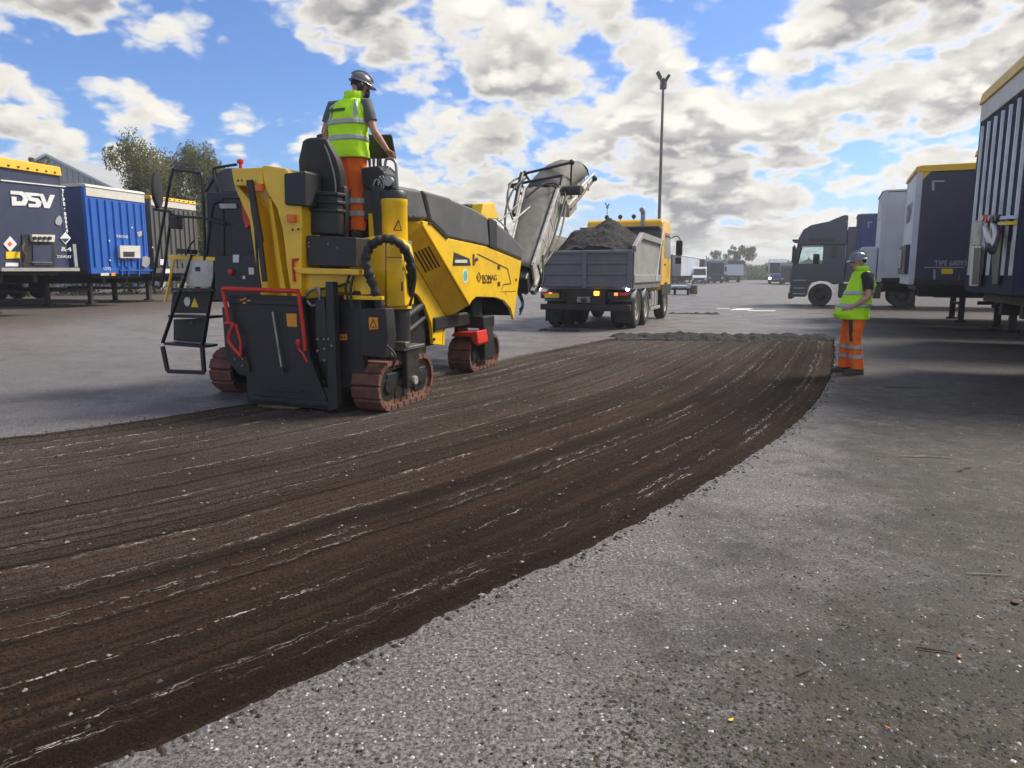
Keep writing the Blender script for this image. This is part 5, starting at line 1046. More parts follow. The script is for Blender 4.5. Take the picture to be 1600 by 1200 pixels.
# heap of millings in the body
nx, ny = 44, 60; v = []
for j in range(ny):
    y = .10 + 4.18 * j / (ny - 1)
    for i in range(nx):
        x = -1.17 + 2.34 * i / (nx - 1); e = min(1, min((1.17 - abs(x)) / .10, (y - .10) / .10, (4.28 - y) / .10)); rr = math.hypot((x - .12) / 1.42, (y - 2.2) / 2.3)
        top = 1.99 + 1.06 * max(0, 1 - rr * .98) ** .95 + .30 * max(0, 1 - math.hypot((x + .75) / .5, (y - 1.5) / .9)) + .07 * nz(x * 4, y * 4, 3) + .035 * nz(x * 13, y * 13, 5) + .02 * nz(x * 30, y * 30, 5)
        v.append((x, y, 1.16 + (top - 1.16) * max(.0, e) if e < 1 else top))
f = [(j * nx + i, j * nx + i + 1, (j + 1) * nx + i + 1, (j + 1) * nx + i) for j in range(ny - 1) for i in range(nx - 1)]
me = bpy.data.meshes.new('millings_heap'); me.from_pydata(v, [], f); me.update(); me.materials.append(MATS['millings']); hp_ = bpy.data.objects.new('millings_heap', me); COL.objects.link(hp_); hp_.location = TO; hp_.rotation_euler = (0, 0, -TAZ)
tag(hp_, 'tall dark heap of asphalt millings loaded in the tipper body', 'millings')
# ------------------------------------------------------------------ trailers
def trailer(center, v, z0, label, Ht=4.1, zb=1.2, Lg=12.0, side='navy_side', front='navy', cap='trailer_yellow', capH=.16, band=None, ribs=0, near=1, rib_mat=None, detail=True, group=None, skirt=None, name='semi_trailer', roofmat='trailer_white', ribdepth=.05, ribw=.07, rivets=True):
    v = np.array([v[0], v[1], 0.]); v /= np.linalg.norm(v); xh = np.array([v[1], -v[0], 0.]); o = np.array([center[0], center[1], z0])
    t = empty(name, o, math.atan2(-v[0], v[1]), label, 'trailer', group); W2 = 1.275; top = Ht - capH
    P = lambda nm, m, *b, bevel=.012, parent=t: MB().box(*b).build(nm, m, parent, bevel)
    fw = P('front_wall', front, -W2, W2, 0, .08, zb, top - (band or 0))
    if band: P('front_band', 'cream', -W2 - .004, W2 + .004, -.03, .10, top - band, top)
    for s in (-1, 1):
        sw = P('side_curtain', side, min(s * (W2 - .03), s * (W2 - .005)), max(s * (W2 - .03), s * (W2 - .005)), .10, Lg, zb + .12, top - .02, bevel=.004)
        P('corner_post', front, s * W2 - .06, s * W2 + .012, -.012, .13, zb, top, bevel=.015)
        P('side_rave', 'chassis', min(s * (W2 - .05), s * (W2 + .01)), max(s * (W2 - .05), s * (W2 + .01)), .1, Lg, zb, zb + .13, bevel=.006)
        if s == near and detail:
            for k in range(int(Lg / .6)): MB().box(min(s * W2, s * (W2 + .012)), max(s * W2, s * (W2 + .012)), .45 + k * .6, .49 + k * .6, zb + .08, zb + .42).build('curtain_strap', 'charcoal', t)
    cp = MB().prism([(-W2 - .02, -.06, top), (-W2 - .02, .1, Ht - .0), (-W2 - .02, Lg, Ht), (-W2 - .02, Lg, top), (-W2 - .02, .1, top)][0:1] + [(-W2 - .02, -.03, Ht - .03), (-W2 - .02, .08, Ht), (-W2 - .02, Lg, Ht), (-W2 - .02, Lg, top)], (2 * W2 + .04, 0, 0)).build('roof', cap, t, .012)
    if detail and rivets:
        for k in range(9): MB().box(-1.1 + k * .27, -1.1 + k * .27 + .05, -.075, -.045, top + .05, top + .085).build('roof_rivet', 'letter_dark' if cap == 'trailer_yellow' else 'charcoal', t)
    P('rear_door', front, -W2, W2, Lg, Lg + .08, zb, top)
    P('floor', 'chassis', -W2 + .02, W2 - .02, .08, Lg, zb - .02, zb + .1)
    for k in range(ribs):
        x = -1.12 + 2.24 * k / (ribs - 1)
        MB().prism([(x - ribw, 0, zb + .25), (x - ribw * .57, -ribdepth, zb + .25), (x + ribw * .57, -ribdepth, zb + .25), (x + ribw, 0, zb + .25)], (0, 0, top - (band or 0) - zb - .32)).build('wall_rib', rib_mat or front, t, .004)
    for s in (-1, 1):
        P('chassis_beam', 'chassis', s * .5 - .07, s * .5 + .07, .3, Lg - .1, zb - .32, zb - .02)
        P('landing_leg', 'chassis', s * .92 - .07, s * .92 + .07, 2.3, 2.46, .06, zb - .02); P('leg_foot', 'chassis', s * .92 - .14, s * .92 + .14, 2.24, 2.52, 0, .06)
        P('side_guard', 'alu' if skirt else 'chassis', s * 1.2 - .02, s * 1.2 + .02, 3.1, 7.0, .45, .57); P('side_guard', 'alu' if skirt else 'chassis', s * 1.2 - .02, s * 1.2 + .02, 3.1, 7.0, .75, .87)
        for yy in (Lg - 3.6, Lg - 2.3, Lg - 1.0): wheel(t, (s * 1.03, yy, .5), .5, .36, out=s, rim='alu', n=20)
    P('leg_brace', 'chassis', -.9, .9, 2.34, 2.42, .5, .58); P('king_pin_plate', 'chassis', -1.1, 1.1, .2, 1.9, zb - .14, zb - .02)
    for k in range(4): P('cross_beam', 'chassis', -1.2, 1.2, 3.2 + k * 1.2, 3.3 + k * 1.2, zb - .18, zb - .02)
    return t, frameQ(o, v, xh)
def face(t, Qf, px, m, name, l=-.012, depth=-.012):
    return MB().prism([Qf(*p, l=l) for p in px], (0, depth, 0)).build(name, m, t)
def facetext(t, Qf, body, p0, p1, hpx, m, l=-.02, name='lettering', bold=.0):
    a, b_ = Qf(*p0, l=l), Qf(*p1, l=l); h = abs(Qf(p0[0], p0[1] - hpx, l=l).z - a.z); o = text(body, h * 1.38, t, a, (1, 0, 0), (0, 0, 1), m, name=name, bold=bold)
    xs = [q.co.x for q in o.data.vertices]; k = (b_.x - a.x) / (max(xs) - min(xs)); x0 = min(xs)
    for q in o.data.vertices: q.co.x = a.x + (q.co.x - x0) * k
    return o
UL = (-.966, .26); UR = (.914, -.407)
# left row
t1, q1 = trailer((-12.68, 18.97), UL, .33, 'navy trailer end with white three-letter logo and hazard diamonds under yellow roof edge', Ht=4.02, capH=.26, near=-1, zb=1.22, front='navy', side='navy_side', group=None)
Z = lambda x, y: (x / 5.4538, 220 + y / 5.4545)
for poly in ([(85, 425), (190, 432), (228, 462), (238, 510), (215, 552), (100, 552), (95, 475), (138, 478), (138, 515), (185, 515), (195, 490), (180, 468), (160, 460), (88, 455)],
             [(207, 438), (326, 448), (340, 472), (268, 469), (262, 481), (325, 492), (352, 522), (345, 556), (325, 568), (243, 565), (240, 536), (300, 539), (304, 521), (250, 511), (226, 488), (226, 462)],
             [(332, 450), (366, 453), (397, 532), (424, 460), (465, 462), (420, 575), (375, 572)]):
    face(t1, q1, [Z(*p) for p in poly], 'letter_white', 'logo_letter')
face(t1, q1, [Z(*p) for p in [(0, 330), (550, 388), (550, 397), (0, 341)]], 'letter_white', 'trim_strip', -.004, -.03)
for k, ch in enumerate('TIPE680934'):
    y = 440 + k * 37 if k < 4 else 455 + k * 36; o = text(ch, .125, t1, q1(*Z(527 + k * 4, y), l=-.016), (1, 0, 0), (0, 0, 1), 'letter_white', bold=.008)
def diamond(t, q, cx, cy, r, fill, lower=None):
    face(t, q, [Z(cx - r, cy), Z(cx, cy - r * 1.15), Z(cx + r, cy), Z(cx, cy + r * 1.15)], 'letter_white', 'hazard_diamond'); r2 = r * .78
    if lower: face(t, q, [Z(cx - r2, cy + 3), Z(cx + r2, cy + 3), Z(cx, cy + r2 * 1.1)], lower, 'diamond_half', -.025, -.003)
    if fill: face(t, q, [Z(cx - r2 * .5, cy), Z(cx, cy - r2 * .5), Z(cx + r2 * .5, cy), Z(cx, cy + r2 * .5)], fill, 'diamond_symbol', -.025, -.003)
diamond(t1, q1, 84, 880, 58, 'orange_lens'); diamond(t1, q1, 556, 830, 46, None, 'navy')
face(t1, q1, [Z(48, 945), Z(166, 945), Z(166, 1000), Z(48, 1005)], 'sticker_yellow', 'warning_plate'); face(t1, q1, [Z(48, 1012 + 26), Z(154, 1040), Z(152, 1070), Z(42, 1070)], 'letter_white', 'notice_plate')
face(t1, q1, [Z(470, 682), Z(482, 655), Z(500, 637), Z(520, 650), Z(528, 690), Z(512, 722), Z(482, 716), Z(470, 700)], 'letter_grey', 'recycling_mark'); facetext(t1, q1, '2304547', Z(486, 998), Z(608, 998), 4.6, 'letter_white'); facetext(t1, q1, '&4', Z(520, 940), Z(610, 940), 7, 'letter_white')
cb1 = face(t1, q1, [Z(180, 800), Z(455, 800), Z(468, 1075), Z(195, 1075)], 'black', 'coupling_recess', -.006, -.02)
face(t1, q1, [Z(252, 798), Z(450, 802), Z(445, 862), Z(262, 858)], 'cream', 'coupling_panel', -.03, -.08)
for k in range(4): MB().lathe([(.01, 0), (.045, 0), (.045, -.06), (.01, -.06)], q1(*Z(290 + k * 42, 830), l=-.11), (0, 1, 0), 10).build('air_coupling', 'black', t1)
face(t1, q1, [Z(275, 890), Z(430, 885), Z(430, 1060), Z(280, 1060)], 'navy', 'hatch', -.03, -.02); face(t1, q1, [Z(265, 1030), Z(440, 1034), Z(440, 1042), Z(265, 1038)], 'steel', 'hatch_bar', -.05, -.02)
face(t1, q1, [Z(0, 1082), Z(665, 1082), Z(668, 1110), Z(0, 1112)], 'tipper_light', 'bottom_rail', -.004, -.05); face(t1, q1, [Z(612, 880), Z(640, 880), Z(658, 1075), Z(632, 1075)], 'alu', 'corner_guard', -.02, -.03)
MB().tube(smooth_path([q1(*Z(205, 870), l=-.06), q1(*Z(190, 930), l=-.16), q1(*Z(215, 980), l=-.14), q1(*Z(190, 1060), l=-.06)], 4), .03).build('cable_coil', 'twig', t1, smooth=60)
t2, q2 = trailer((-13.63, 25.37), UL, .33, 'bright blue corrugated trailer end with cream roof beam and coupling panel', Ht=4.05, capH=.10, band=.30, ribs=8, near=-1, zb=1.12, front='blue', side='blue_tarp', cap='cream', rivets=False)
Z = lambda x, y: (100 + x / 5.4538, 280 + y / 5.4545)
face(t2, q2, [Z(455, 565), Z(630, 568), Z(632, 672), Z(462, 672)], 'cream', 'coupling_panel', -.06, -.10); face(t2, q2, [Z(505, 618), Z(600, 618), Z(600, 660), Z(507, 660)], 'black', 'coupling_socket', -.165, -.01)
facetext(t2, q2, 'KRONE', Z(450, 497), Z(545, 497), 4.6, 'letter_white', -.062); facetext(t2, q2, '12V5', Z(340, 775), Z(400, 775), 5.2, 'letter_white', -.062)
face(t2, q2, [Z(312, 800), Z(382, 798), Z(382, 822), Z(312, 823)], 'cream', 'notice_plate', -.06); face(t2, q2, [Z(402, 798), Z(436, 798), Z(436, 823), Z(402, 823)], 'orange_sticker', 'warning_plate', -.06)
face(t2, q2, [Z(660, 670), Z(690, 655), Z(722, 670), Z(722, 720), Z(690, 755), Z(655, 735)], 'tipper_light', 'cable_holder', -.06, -.05)
for p in ((580, 412), (387, 525), (392, 690), (755, 580)): MB().lathe([(.01, 0), (.03, 0), (.03, -.006), (.01, -.006)], q2(*Z(*p), l=-.055), (0, 1, 0), 10).build('round_sticker', 'letter_white', t2)
face(t2, q2, [Z(620, 452), Z(664, 440), Z(662, 480), Z(632, 492)], 'letter_grey', 'recycling_mark', -.06); face(t2, q2, [Z(470, 772), Z(745, 770), Z(745, 780), Z(470, 782)], 'blue', 'cross_bar', -.02, -.05)
for x in (485, 540, 630): face(t2, q2, [Z(x, 672), Z(x + 8, 672), Z(x + 10, 825), Z(x + 2, 825)], 'blue', 'hose_guard', -.03, -.04)
t3, q3 = trailer((-13.7, 29.8), UL, .33, 'grey ribbed trailer end with yellow strip above cream band, behind the planer handrails', Ht=4.15, capH=.14, band=.26, ribs=9, near=-1, zb=1.15, front='grey_tarp', side='grey_tarp', cap='trailer_yellow')
face(t3, q3, [(250, 405), (257, 405), (257, 414), (250, 414)], 'letter_white', 'notice_plate', -.06); face(t3, q3, [(255, 420), (265, 420), (265, 427), (255, 427)], 'letter_white', 'notice_plate', -.06)
# right row
t4, q4 = trailer((6.645, 10.11), (.934, -.357), 0, 'tall navy trailer with pale ribbed front, yellow roof edge and air hose couplings', Ht=4.16, capH=.20, band=.26, ribs=7, near=1, zb=1.18, front='navy_matte', side='navy_matte', rib_mat='alu', ribdepth=.035, ribw=.035, rivets=False)
Z = lambda x, y: (1490 + x / 5.718, 310 + y / 5.714)
face(t4, q4, [Z(205, 195), Z(285, 205), Z(270, 420), Z(182, 418)], 'dusty_metal', 'coupling_box', -.01, -.05)
face(t4, q4, [Z(180, 425), Z(268, 425), Z(238, 780), Z(158, 780)], 'alu', 'catwalk_frame', -.02, -.03); face(t4, q4, [Z(190, 440), Z(256, 440), Z(230, 770), Z(168, 770)], 'black', 'catwalk_panel', -.055, -.01)
MB().tube(smooth_path([q4(*Z(285, 260), l=-.10), q4(*Z(300, 330), l=-.3), q4(*Z(340, 420), l=-.3), q4(*Z(375, 330), l=-.22), q4(*Z(360, 230), l=-.1)], 5), .035).build('air_hose', 'cream', t4, smooth=60)
MB().tube(smooth_path([q4(*Z(290, 300), l=-.10), q4(*Z(310, 420), l=-.34), q4(*Z(350, 480), l=-.3), q4(*Z(395, 350), l=-.22), q4(*Z(390, 250), l=-.1)], 5), .03).build('air_hose', 'hose', t4, smooth=60)
face(t4, q4, [Z(355, 430), Z(450, 300), Z(405, 765), Z(360, 765)], 'black', 'headboard_panel', -.03, -.02)
face(t4, q4, [Z(482, 160), Z(575, 150), Z(575, 180), Z(482, 190)], 'sticker_blue', 'notice_plate', -.02, -.1); face(t4, q4, [Z(482, 206), Z(572, 203), Z(570, 234), Z(478, 236)], 'sticker_yellow', 'warning_plate', -.02, -.1)
MB().box(-1.2, 1.2, 1.2, 3.0, .80, 1.06).build('pallet_box', 'tipper_light', t4, .03); MB().box(1.0, 1.14, 2.3, 2.44, .35, 1.18).build('landing_leg', 'chassis', t4, .02)
for k in range(5): MB().lathe([(.01, 0), (.05, 0), (.04, -.06), (.01, -.06)], q4(*Z(300 + 30 * k, 175 + (k % 2) * 15), l=-.1), (0, 1, 0), 10).build('air_coupling', ['orange_lens', 'red', 'steel', 'black', 'black'][k], t4)
t5, q5 = trailer((9.52, 14.85), UR, 0, 'navy trailer with yellow roof corner, mostly hidden behind the ribbed trailer', Ht=4.1, capH=.16, near=1, zb=1.18, front='navy_matte', side='navy_side', rivets=False)
t6, q6 = trailer((10.65, 19.67), UR, 0, 'navy curtain trailer with white number, yellow roof and pale front panel', Ht=4.12, capH=.16, near=1, zb=1.18, front='trailer_white', side='navy_side', rivets=False)
# yellow corner piece, number and marks on the near side of it (local +x side)
q6s = lambda x, y: q6(x, y, w=1.272)
def sideface(t, q, px, m, name, depth=.008, w=1.272): return MB().prism([q(*p, w=w) for p in px], (depth, 0, 0)).build(name, m, t)
sideface(t6, q6, [(1432, 266), (1460, 263), (1449, 274), (1443, 280), (1434, 282)], 'trailer_yellow', 'roof_corner')
a = q6(1459.5, 415, w=1.282); o = text('TIPE 68093', .3, t6, a, (0, 1, 0), (0, 0, 1), 'letter_grey', bold=.004); xs = [q.co.y for q in o.data.vertices]; zz_ = [q.co.z for q in o.data.vertices]; k = (q6(1510, 415, w=1.282).y - a.y) / (max(xs) - min(xs)); kz = (q6(1460, 407, w=1.282).z - a.z) / (max(zz_) - a.z); x0 = min(xs)
for q in o.data.vertices: q.co.y = a.y + (q.co.y - x0) * k; q.co.z = a.z + (q.co.z - a.z) * kz
sideface(t6, q6, [(1444, 417), (1507, 417), (1507, 418.6), (1444, 418.6)], 'letter_grey', 'trim_strip'); sideface(t6, q6, [(1471, 420), (1489, 420), (1489, 428), (1471, 428)], 'sticker_yellow', 'warning_plate')
for x in (1460, 1497): sideface(t6, q6, [(x - 1.5, 421), (x + 1.5, 421), (x + 1.8, 445), (x - 2, 445)], 'letter_grey', 'strap')
sideface(t6, q6, [(1456, 282), (1476, 281.5), (1476, 284), (1460, 284.4), (1460, 298), (1456, 298)], 'letter_grey', 'corner_mark')
for k, ch in enumerate('DSV'):
    text(ch, .62, t6, (.55 - .5 * k if False else -.75 + .5 * k, -.02, 2.85), (1, 0, 0), (0, 0, 1), 'navy', bold=.03, name='logo_letter')
MB().box(-1.0, 1.0, -.10, -.0, 1.45, 2.2).build('coupling_recess', 'charcoal', t6, .01); MB().box(-.9, .2, -.14, -.1, 1.6, 2.1).build('coupling_panel', 'tipper_light', t6, .01)
t7, q7 = trailer((11.93, 23.8), UR, 0, 'plain white box trailer between the navy numbered trailer and the dark tractor', Ht=4.0, capH=.06, near=1, zb=1.2, front='trailer_white', side='trailer_white', cap='trailer_white', detail=False)
for k in range(6): MB().box(-1.2, 1.2, -.02, 0, 3.2 + k * .12, 3.23 + k * .12).build('front_louvre', 'alu', t7)
MB().box(-.9, .9, -.5, -.02, 1.25, 2.3).build('fridge_unit', 'trailer_white', t7, .05); MB().box(-.3, .1, -.52, -.5, 1.5, 1.9).build('fridge_grille', 'charcoal', t7)
t8, q8 = trailer((15.65, 33.2), UR, 0, 'dark blue curtain trailer coupled behind the dark green tractor unit', Ht=4.05, capH=.05, near=1, zb=1.2, front='blue_tarp', side='blue_tarp', cap='alu', detail=False)
MB().prism([q8(*p, w=1.272) for p in [(1356, 346), (1363, 346), (1363, 348), (1358, 348), (1358, 356), (1356, 356)]], (.01, 0, 0)).build('corner_mark', 'letter_grey', t8)
# ------------------------------------------------------------------ tractor unit
v = np.array([.914, -.407, 0.]); v /= np.linalg.norm(v); to = np.array([15.65, 33.2, 0.])
tt_ = empty('tractor_unit', to, math.atan2(-v[0], v[1]), 'dark green tractor unit with tall roof fairing, coupled to the blue trailer', 'lorry')
prof = [(-2.62, .42), (-2.64, 1.5), (-2.60, 1.75), (-2.42, 2.95), (-2.15, 3.35), (-1.4, 3.52), (-.55, 3.58), (-.40, 3.50), (-.40, 1.05), (-.72, 1.0), (-.85, .98), (-1.05, 1.10), (-1.4, 1.14), (-1.75, 1.05), (-1.88, .85), (-1.95, .42)]
cab = empty('cab', (0, 0, 0)); cab.parent = tt_
lowp = [(-2.62, .42), (-2.64, 1.5), (-2.60, 1.80), (-2.585, 1.90), (-.40, 1.90), (-.40, 1.05), (-.72, 1.0), (-.85, .98), (-1.05, 1.10), (-1.4, 1.14), (-1.75, 1.05), (-1.88, .85), (-1.95, .42)]
MB().prism([(-1.24, y, z) for y, z in lowp], (2.48, 0, 0)).build('cab_lower', 'tractor_green', cab, .04)
MB().prism([(-1.24, y, z) for y, z in [(-2.44, 2.72), (-2.42, 2.98), (-2.22, 3.42), (-1.9, 3.62), (-1.3, 3.74), (-.55, 3.80), (-.40, 3.74), (-.40, 2.72)]], (2.48, 0, 0)).build('cab_roof', 'tractor_green', cab, .06)
MB().box(-1.238, 1.238, -1.33, -.41, 1.895, 2.725).build('sleeper_wall', 'tractor_green', cab, .01)
for s in (-1, 1): MB().prism([(s * 1.235, -2.585, 1.895), (s * 1.235, -2.45, 1.895), (s * 1.235, -2.30, 2.725), (s * 1.235, -2.44, 2.725)], (-s * .12, 0, 0)).build('front_pillar', 'tractor_green', cab, .01)
for x in (-.6, .6): MB().box(x - .22, x + .22, -1.75, -1.5, 1.7, 2.35).build('cab_seat', 'seat', cab, .05)
MB().prism([(-1.1, -1.35, 3.70), (-1.1, -.6, 4.02), (-1.1, -.40, 4.02), (-1.1, -.40, 3.7)], (2.2, 0, 0)).build('roof_fairing', 'tractor_green', tt_, .05)
for s in (-1, 1):
    x = s * 1.243
    MB().prism([(x, -2.46, 1.90), (x, -2.31, 2.72), (x, -1.34, 2.72), (x, -1.34, 1.90)], (-s * .006, 0, 0)).build('side_window', 'clear_glass', cab); MB().prism([(x, -1.0, 2.15), (x, -1.0, 2.7), (x, -.75, 2.7), (x, -.75, 2.15)], (s * .006, 0, 0)).build('sleeper_window', 'glass', cab)
    MB().box(min(x, x + s * .02), max(x, x + s * .02), -1.95, -.9, 2.88, 3.02).build('name_plate', 'glass', cab)
    for z in (1.15, .8, .55): MB().box(min(x, x + s * .02), max(x, x + s * .02), -2.5, -1.98, z, z + .03).build('step_edge', 'alu', cab)
    MB().box(min(x, x + s * .03), max(x, x + s * .03), -1.5, -1.38, 1.62, 1.67).build('door_handle', 'black', cab, .006); MB().box(min(x, x + s * .012), max(x, x + s * .012), -1.34, -1.325, 1.15, 2.9).build('door_seam', 'black', cab)
    MB().box(min(s * 1.28, s * 1.50), max(s * 1.28, s * 1.50), -2.62, -2.48, 1.95, 2.68).build('mirror', 'black', tt_, .04); MB().box(min(s * 1.2, s * 1.4), max(s * 1.2, s * 1.4), -2.57, -2.52, 2.68, 2.74).build('mirror_arm', 'black', tt_, .01)
    wheel(tt_, (s * 1.05, -1.36, .5), .5, .34, out=s, rim='charcoal'); wheel(tt_, (s * 1.0, 1.9, .5), .5, .5, out=s, rim='charcoal')
    MB().box(min(s * .6, s * 1.2), max(s * .6, s * 1.2), -.6, 1.1, .38, 1.0).build('fuel_tank', 'charcoal', tt_, .06); MB().box(min(s * 1.15, s * 1.24), max(s * 1.15, s * 1.24), -.38, .35, 1.1, 3.5).build('side_fairing', 'tractor_green', tt_, .02)
    MB().box(s * .95 - .22, s * .95 + .22, -2.68, -2.62, .62, .86).build('headlamp', 'lens', tt_, .03)
MB().prism([(-1.11, -2.57, 1.90), (1.11, -2.57, 1.90), (1.11, -2.425, 2.72), (-1.11, -2.425, 2.72)], (0, -.012, 0)).build('windscreen', 'clear_glass', cab)
MB().box(-1.2, 1.2, -2.66, -2.42, 2.92, 3.0).build('sun_visor', 'black', tt_, .02); MB().box(-.9, .9, -2.67, -2.63, 1.0, 1.6).build('grille', 'black', tt_, .02); MB().box(-1.24, 1.24, -2.70, -2.5, .32, .60).build('bumper', 'charcoal', tt_, .04)
MB().box(-.5, .5, -.4, 3.2, .65, .9).build('chassis_frame', 'chassis', tt_, .02)
# ------------------------------------------------------------------ light masts
def mast(px_top, px_x, Y, label, h=16.0, r=.13):
    p = atY(*px_top, Y); t = empty('floodlight_mast', (p.x, Y, bank(p.x, Y)), 0, label, 'light mast'); h = p.z - bank(p.x, Y)
    MB().tube([(0, 0, 0), (0, 0, 1.2), (0, 0, 1.21), (0, 0, h)], [r * 1.5, r * 1.5, r, r * .62], 12).build('mast_pole', 'pole', t, smooth=40); MB().box(-.3, .3, -.3, .3, 0, .05).build('base_plate', 'pole', t, .01)
    MB().box(-.20, .20, -.20, .20, h - .45, h - .05).build('lamp_cradle', 'pole', t, .03)
    for x, y, a, b_ in ((-.30, 0, -.5, .42), (.26, .05, .6, .25), (-.1, -.3, .0, -.1), (.15, .3, .3, .0)):
        c = Vector((x, y, h + b_)); d = Vector((math.sin(a), 0, math.cos(a))); MB().obox(c, Vector((d.z, 0, -d.x)) * .10, Vector((0, .15, 0)), d * .24).build('floodlight', 'charcoal', t, .03); MB().tube([(x * .3, y * .3, h - .2), c], .05).build('lamp_bracket', 'pole', t, smooth=40)
    return t
mast((1036.5, 128), 1028, 50, 'tall dark steel floodlight mast rising behind the yellow tipper cab')
mast((949, 322), 949, 140, 'distant small floodlight mast seen above the heap of millings', r=.10)
# ------------------------------------------------------------------ warehouse behind the left row
wp = atY(75, 243, 62); wt = empty('warehouse', (wp.x, 62, .33), R(-8), 'pale grey profiled steel warehouse gable behind the left trailers', 'warehouse'); hh = wp.z - .33
gx0, gx1 = -13.0, 9.5; ze = hh - 4.6
MB().prism([(gx0, 0, 0), (gx1, 0, 0), (gx1, 0, ze), (0, 0, hh), (gx0, 0, ze - .6)], (0, 30, 0)).build('wall', 'corrugated', wt)
for k in range(44):
    x = gx0 + .25 + k * .51; zt = hh - (hh - ze) * x / gx1 if x > 0 else hh - (hh - ze + .6) * x / gx0
    MB().box(x - .07, x + .07, -.05, -.0, 0, zt - .15).build('cladding_rib', 'corrugated', wt)
MB().beam((0, -.1, hh + .05), (gx1 + .3, -.1, ze - .1), .3, .18).build('verge_trim', 'alu', wt); MB().beam((0, -.1, hh + .05), (gx0 - .3, -.1, ze - .75), .3, .18).build('verge_trim', 'alu', wt)
# ------------------------------------------------------------------ trees
def leaves(clumps, n, size, m, name, parent, hang=0.0, seed=1):
    r = np.random.RandomState(seed); w = np.array([c[3] for c in clumps]); w = w / w.sum(); idx = r.choice(len(clumps), n, p=w); C3 = np.array([c[:3] for c in clumps]); Rr = np.array([c[3] for c in clumps]); Rz = np.array([c[4] if len(c) > 4 else c[3] for c in clumps])
    d = r.normal(size=(n, 3)); d /= np.linalg.norm(d, axis=1)[:, None]; rad = r.rand(n) ** .5; P = C3[idx] + d * np.c_[Rr[idx], Rr[idx], Rz[idx]] * rad[:, None]
    a = r.normal(size=(n, 3)); a[:, 2] -= hang; a /= np.linalg.norm(a, axis=1)[:, None]; b = np.cross(a, r.normal(size=(n, 3))); b /= np.linalg.norm(b, axis=1)[:, None]; s = size * (.6 + .8 * r.rand(n))[:, None]
    V = np.stack([P - a * s, P + b * s * .45, P + a * s, P - b * s * .45], 1).reshape(-1, 3); me = bpy.data.meshes.new(name); me.from_pydata(V.tolist(), [], np.arange(4 * n).reshape(-1, 4).tolist()); me.update(); me.materials.append(MATS[m])
    o = bpy.data.objects.new(name, me); COL.objects.link(o); o.parent = parent; return o
def tree(base, h, wid, label, m, seed, n=16000, lsize=.12, name='tree', cl=44, crown0=.3, sparse=1.0, shape='round', hang=.5, group=None):
    r = random.Random(seed); t = empty(name, base, 0, label, 'tree', group); tr = MB(); ends = []
    trunk = [Vector((0, 0, 0)), Vector((r.uniform(-.1, .1), 0, h * .25)), Vector((r.uniform(-.3, .3), r.uniform(-.3, .3), h * .55)), Vector((r.uniform(-.3, .3), r.uniform(-.3, .3), h * .85))]; tr.tube(smooth_path(trunk, 4), [h * .017 * (1 - .068 * i) for i in range(13)], 9)
    for k in range(int(cl * .6)):
        f = crown0 + (.92 - crown0) * r.random(); p = Vector(trunk[1]).lerp(trunk[3], max(0, (f - .25) / .6)); a = r.random() * 6.28; e = wid * .5 * (1 - ((f - .5) / .62) ** 2) ** .5 * r.uniform(.55, 1.0)
        q = p + Vector((math.cos(a) * e, math.sin(a) * e, h * r.uniform(.02, .14))); tr.tube(smooth_path([p, p.lerp(q, .5) + Vector((0, 0, h * .03)), q], 3), [h * .0045] * 3 + [h * .003] * 3 + [h * .0015], 5); ends.append(q); ends.append(p.lerp(q, .65))
    tr.build('trunk', 'bark', t, smooth=60)
    clumps = []
    for q in ends:
        s = wid * r.uniform(.05, .12) * sparse; clumps.append((q.x, q.y, q.z - hang * s * .6, s, s * (1 + hang * .8)))
    for k in range(int(cl * .5)): clumps.append((r.gauss(0, wid * .16), r.gauss(0, wid * .16), h * r.uniform(crown0 + .1, .96), wid * r.uniform(.05, .09) * sparse, wid * .1 * sparse))
    leaves(clumps, n, lsize, m, 'crown', t, hang, seed); return t
b0 = atY(250, 300, 42); tree((b0.x + .35, 42, .33), 7.9, 6.4, 'bushy pale green birch tree above the left row of trailers', 'leaf_birch', 5, 62000, .075, 'birch_tree', 66, .22, 1.15, hang=1.1)
b0 = atY(182, 300, 44); tree((b0.x + .3, 44, .33), 6.0, 3.2, 'lower birch tree joined to the left side of the bigger one', 'leaf_dark', 9, 10000, .075, 'birch_tree', 34, .2, 1.1, hang=1.1)
b0 = atY(322, 300, 45); tree((b0.x + .2, 45, .33), 8.0, 3.4, 'thin topped birch tree rising behind the planer handrail', 'leaf_birch', 12, 9000, .075, 'birch_tree', 34, .25, 1.1, hang=1.1)
b0 = atY(52, 300, 58); tree((b0.x + 1.6, 57, .33), 9.7, 2.6, 'wispy tree top in front of the warehouse gable', 'leaf_birch', 15, 2600, .09, 'tree', 20, .4, .7)
for (px, py, Y, wd, lab, m_, n_, sp) in ((1126, 392, 165, 6.5, 'thin sparse tree beside the round crowned one above the far hedge', 'leaf_olive', 1500, .8), (1155, 387, 160, 7.5, 'tall open round crowned tree standing over the far hedge', 'leaf_olive', 4200, .9)):
    p = atY(px, py, Y); tree((p.x, Y, 0), p.z, wd, lab, m_, int(px), n_, .20, 'tree', 30, .42, sp, hang=.1)
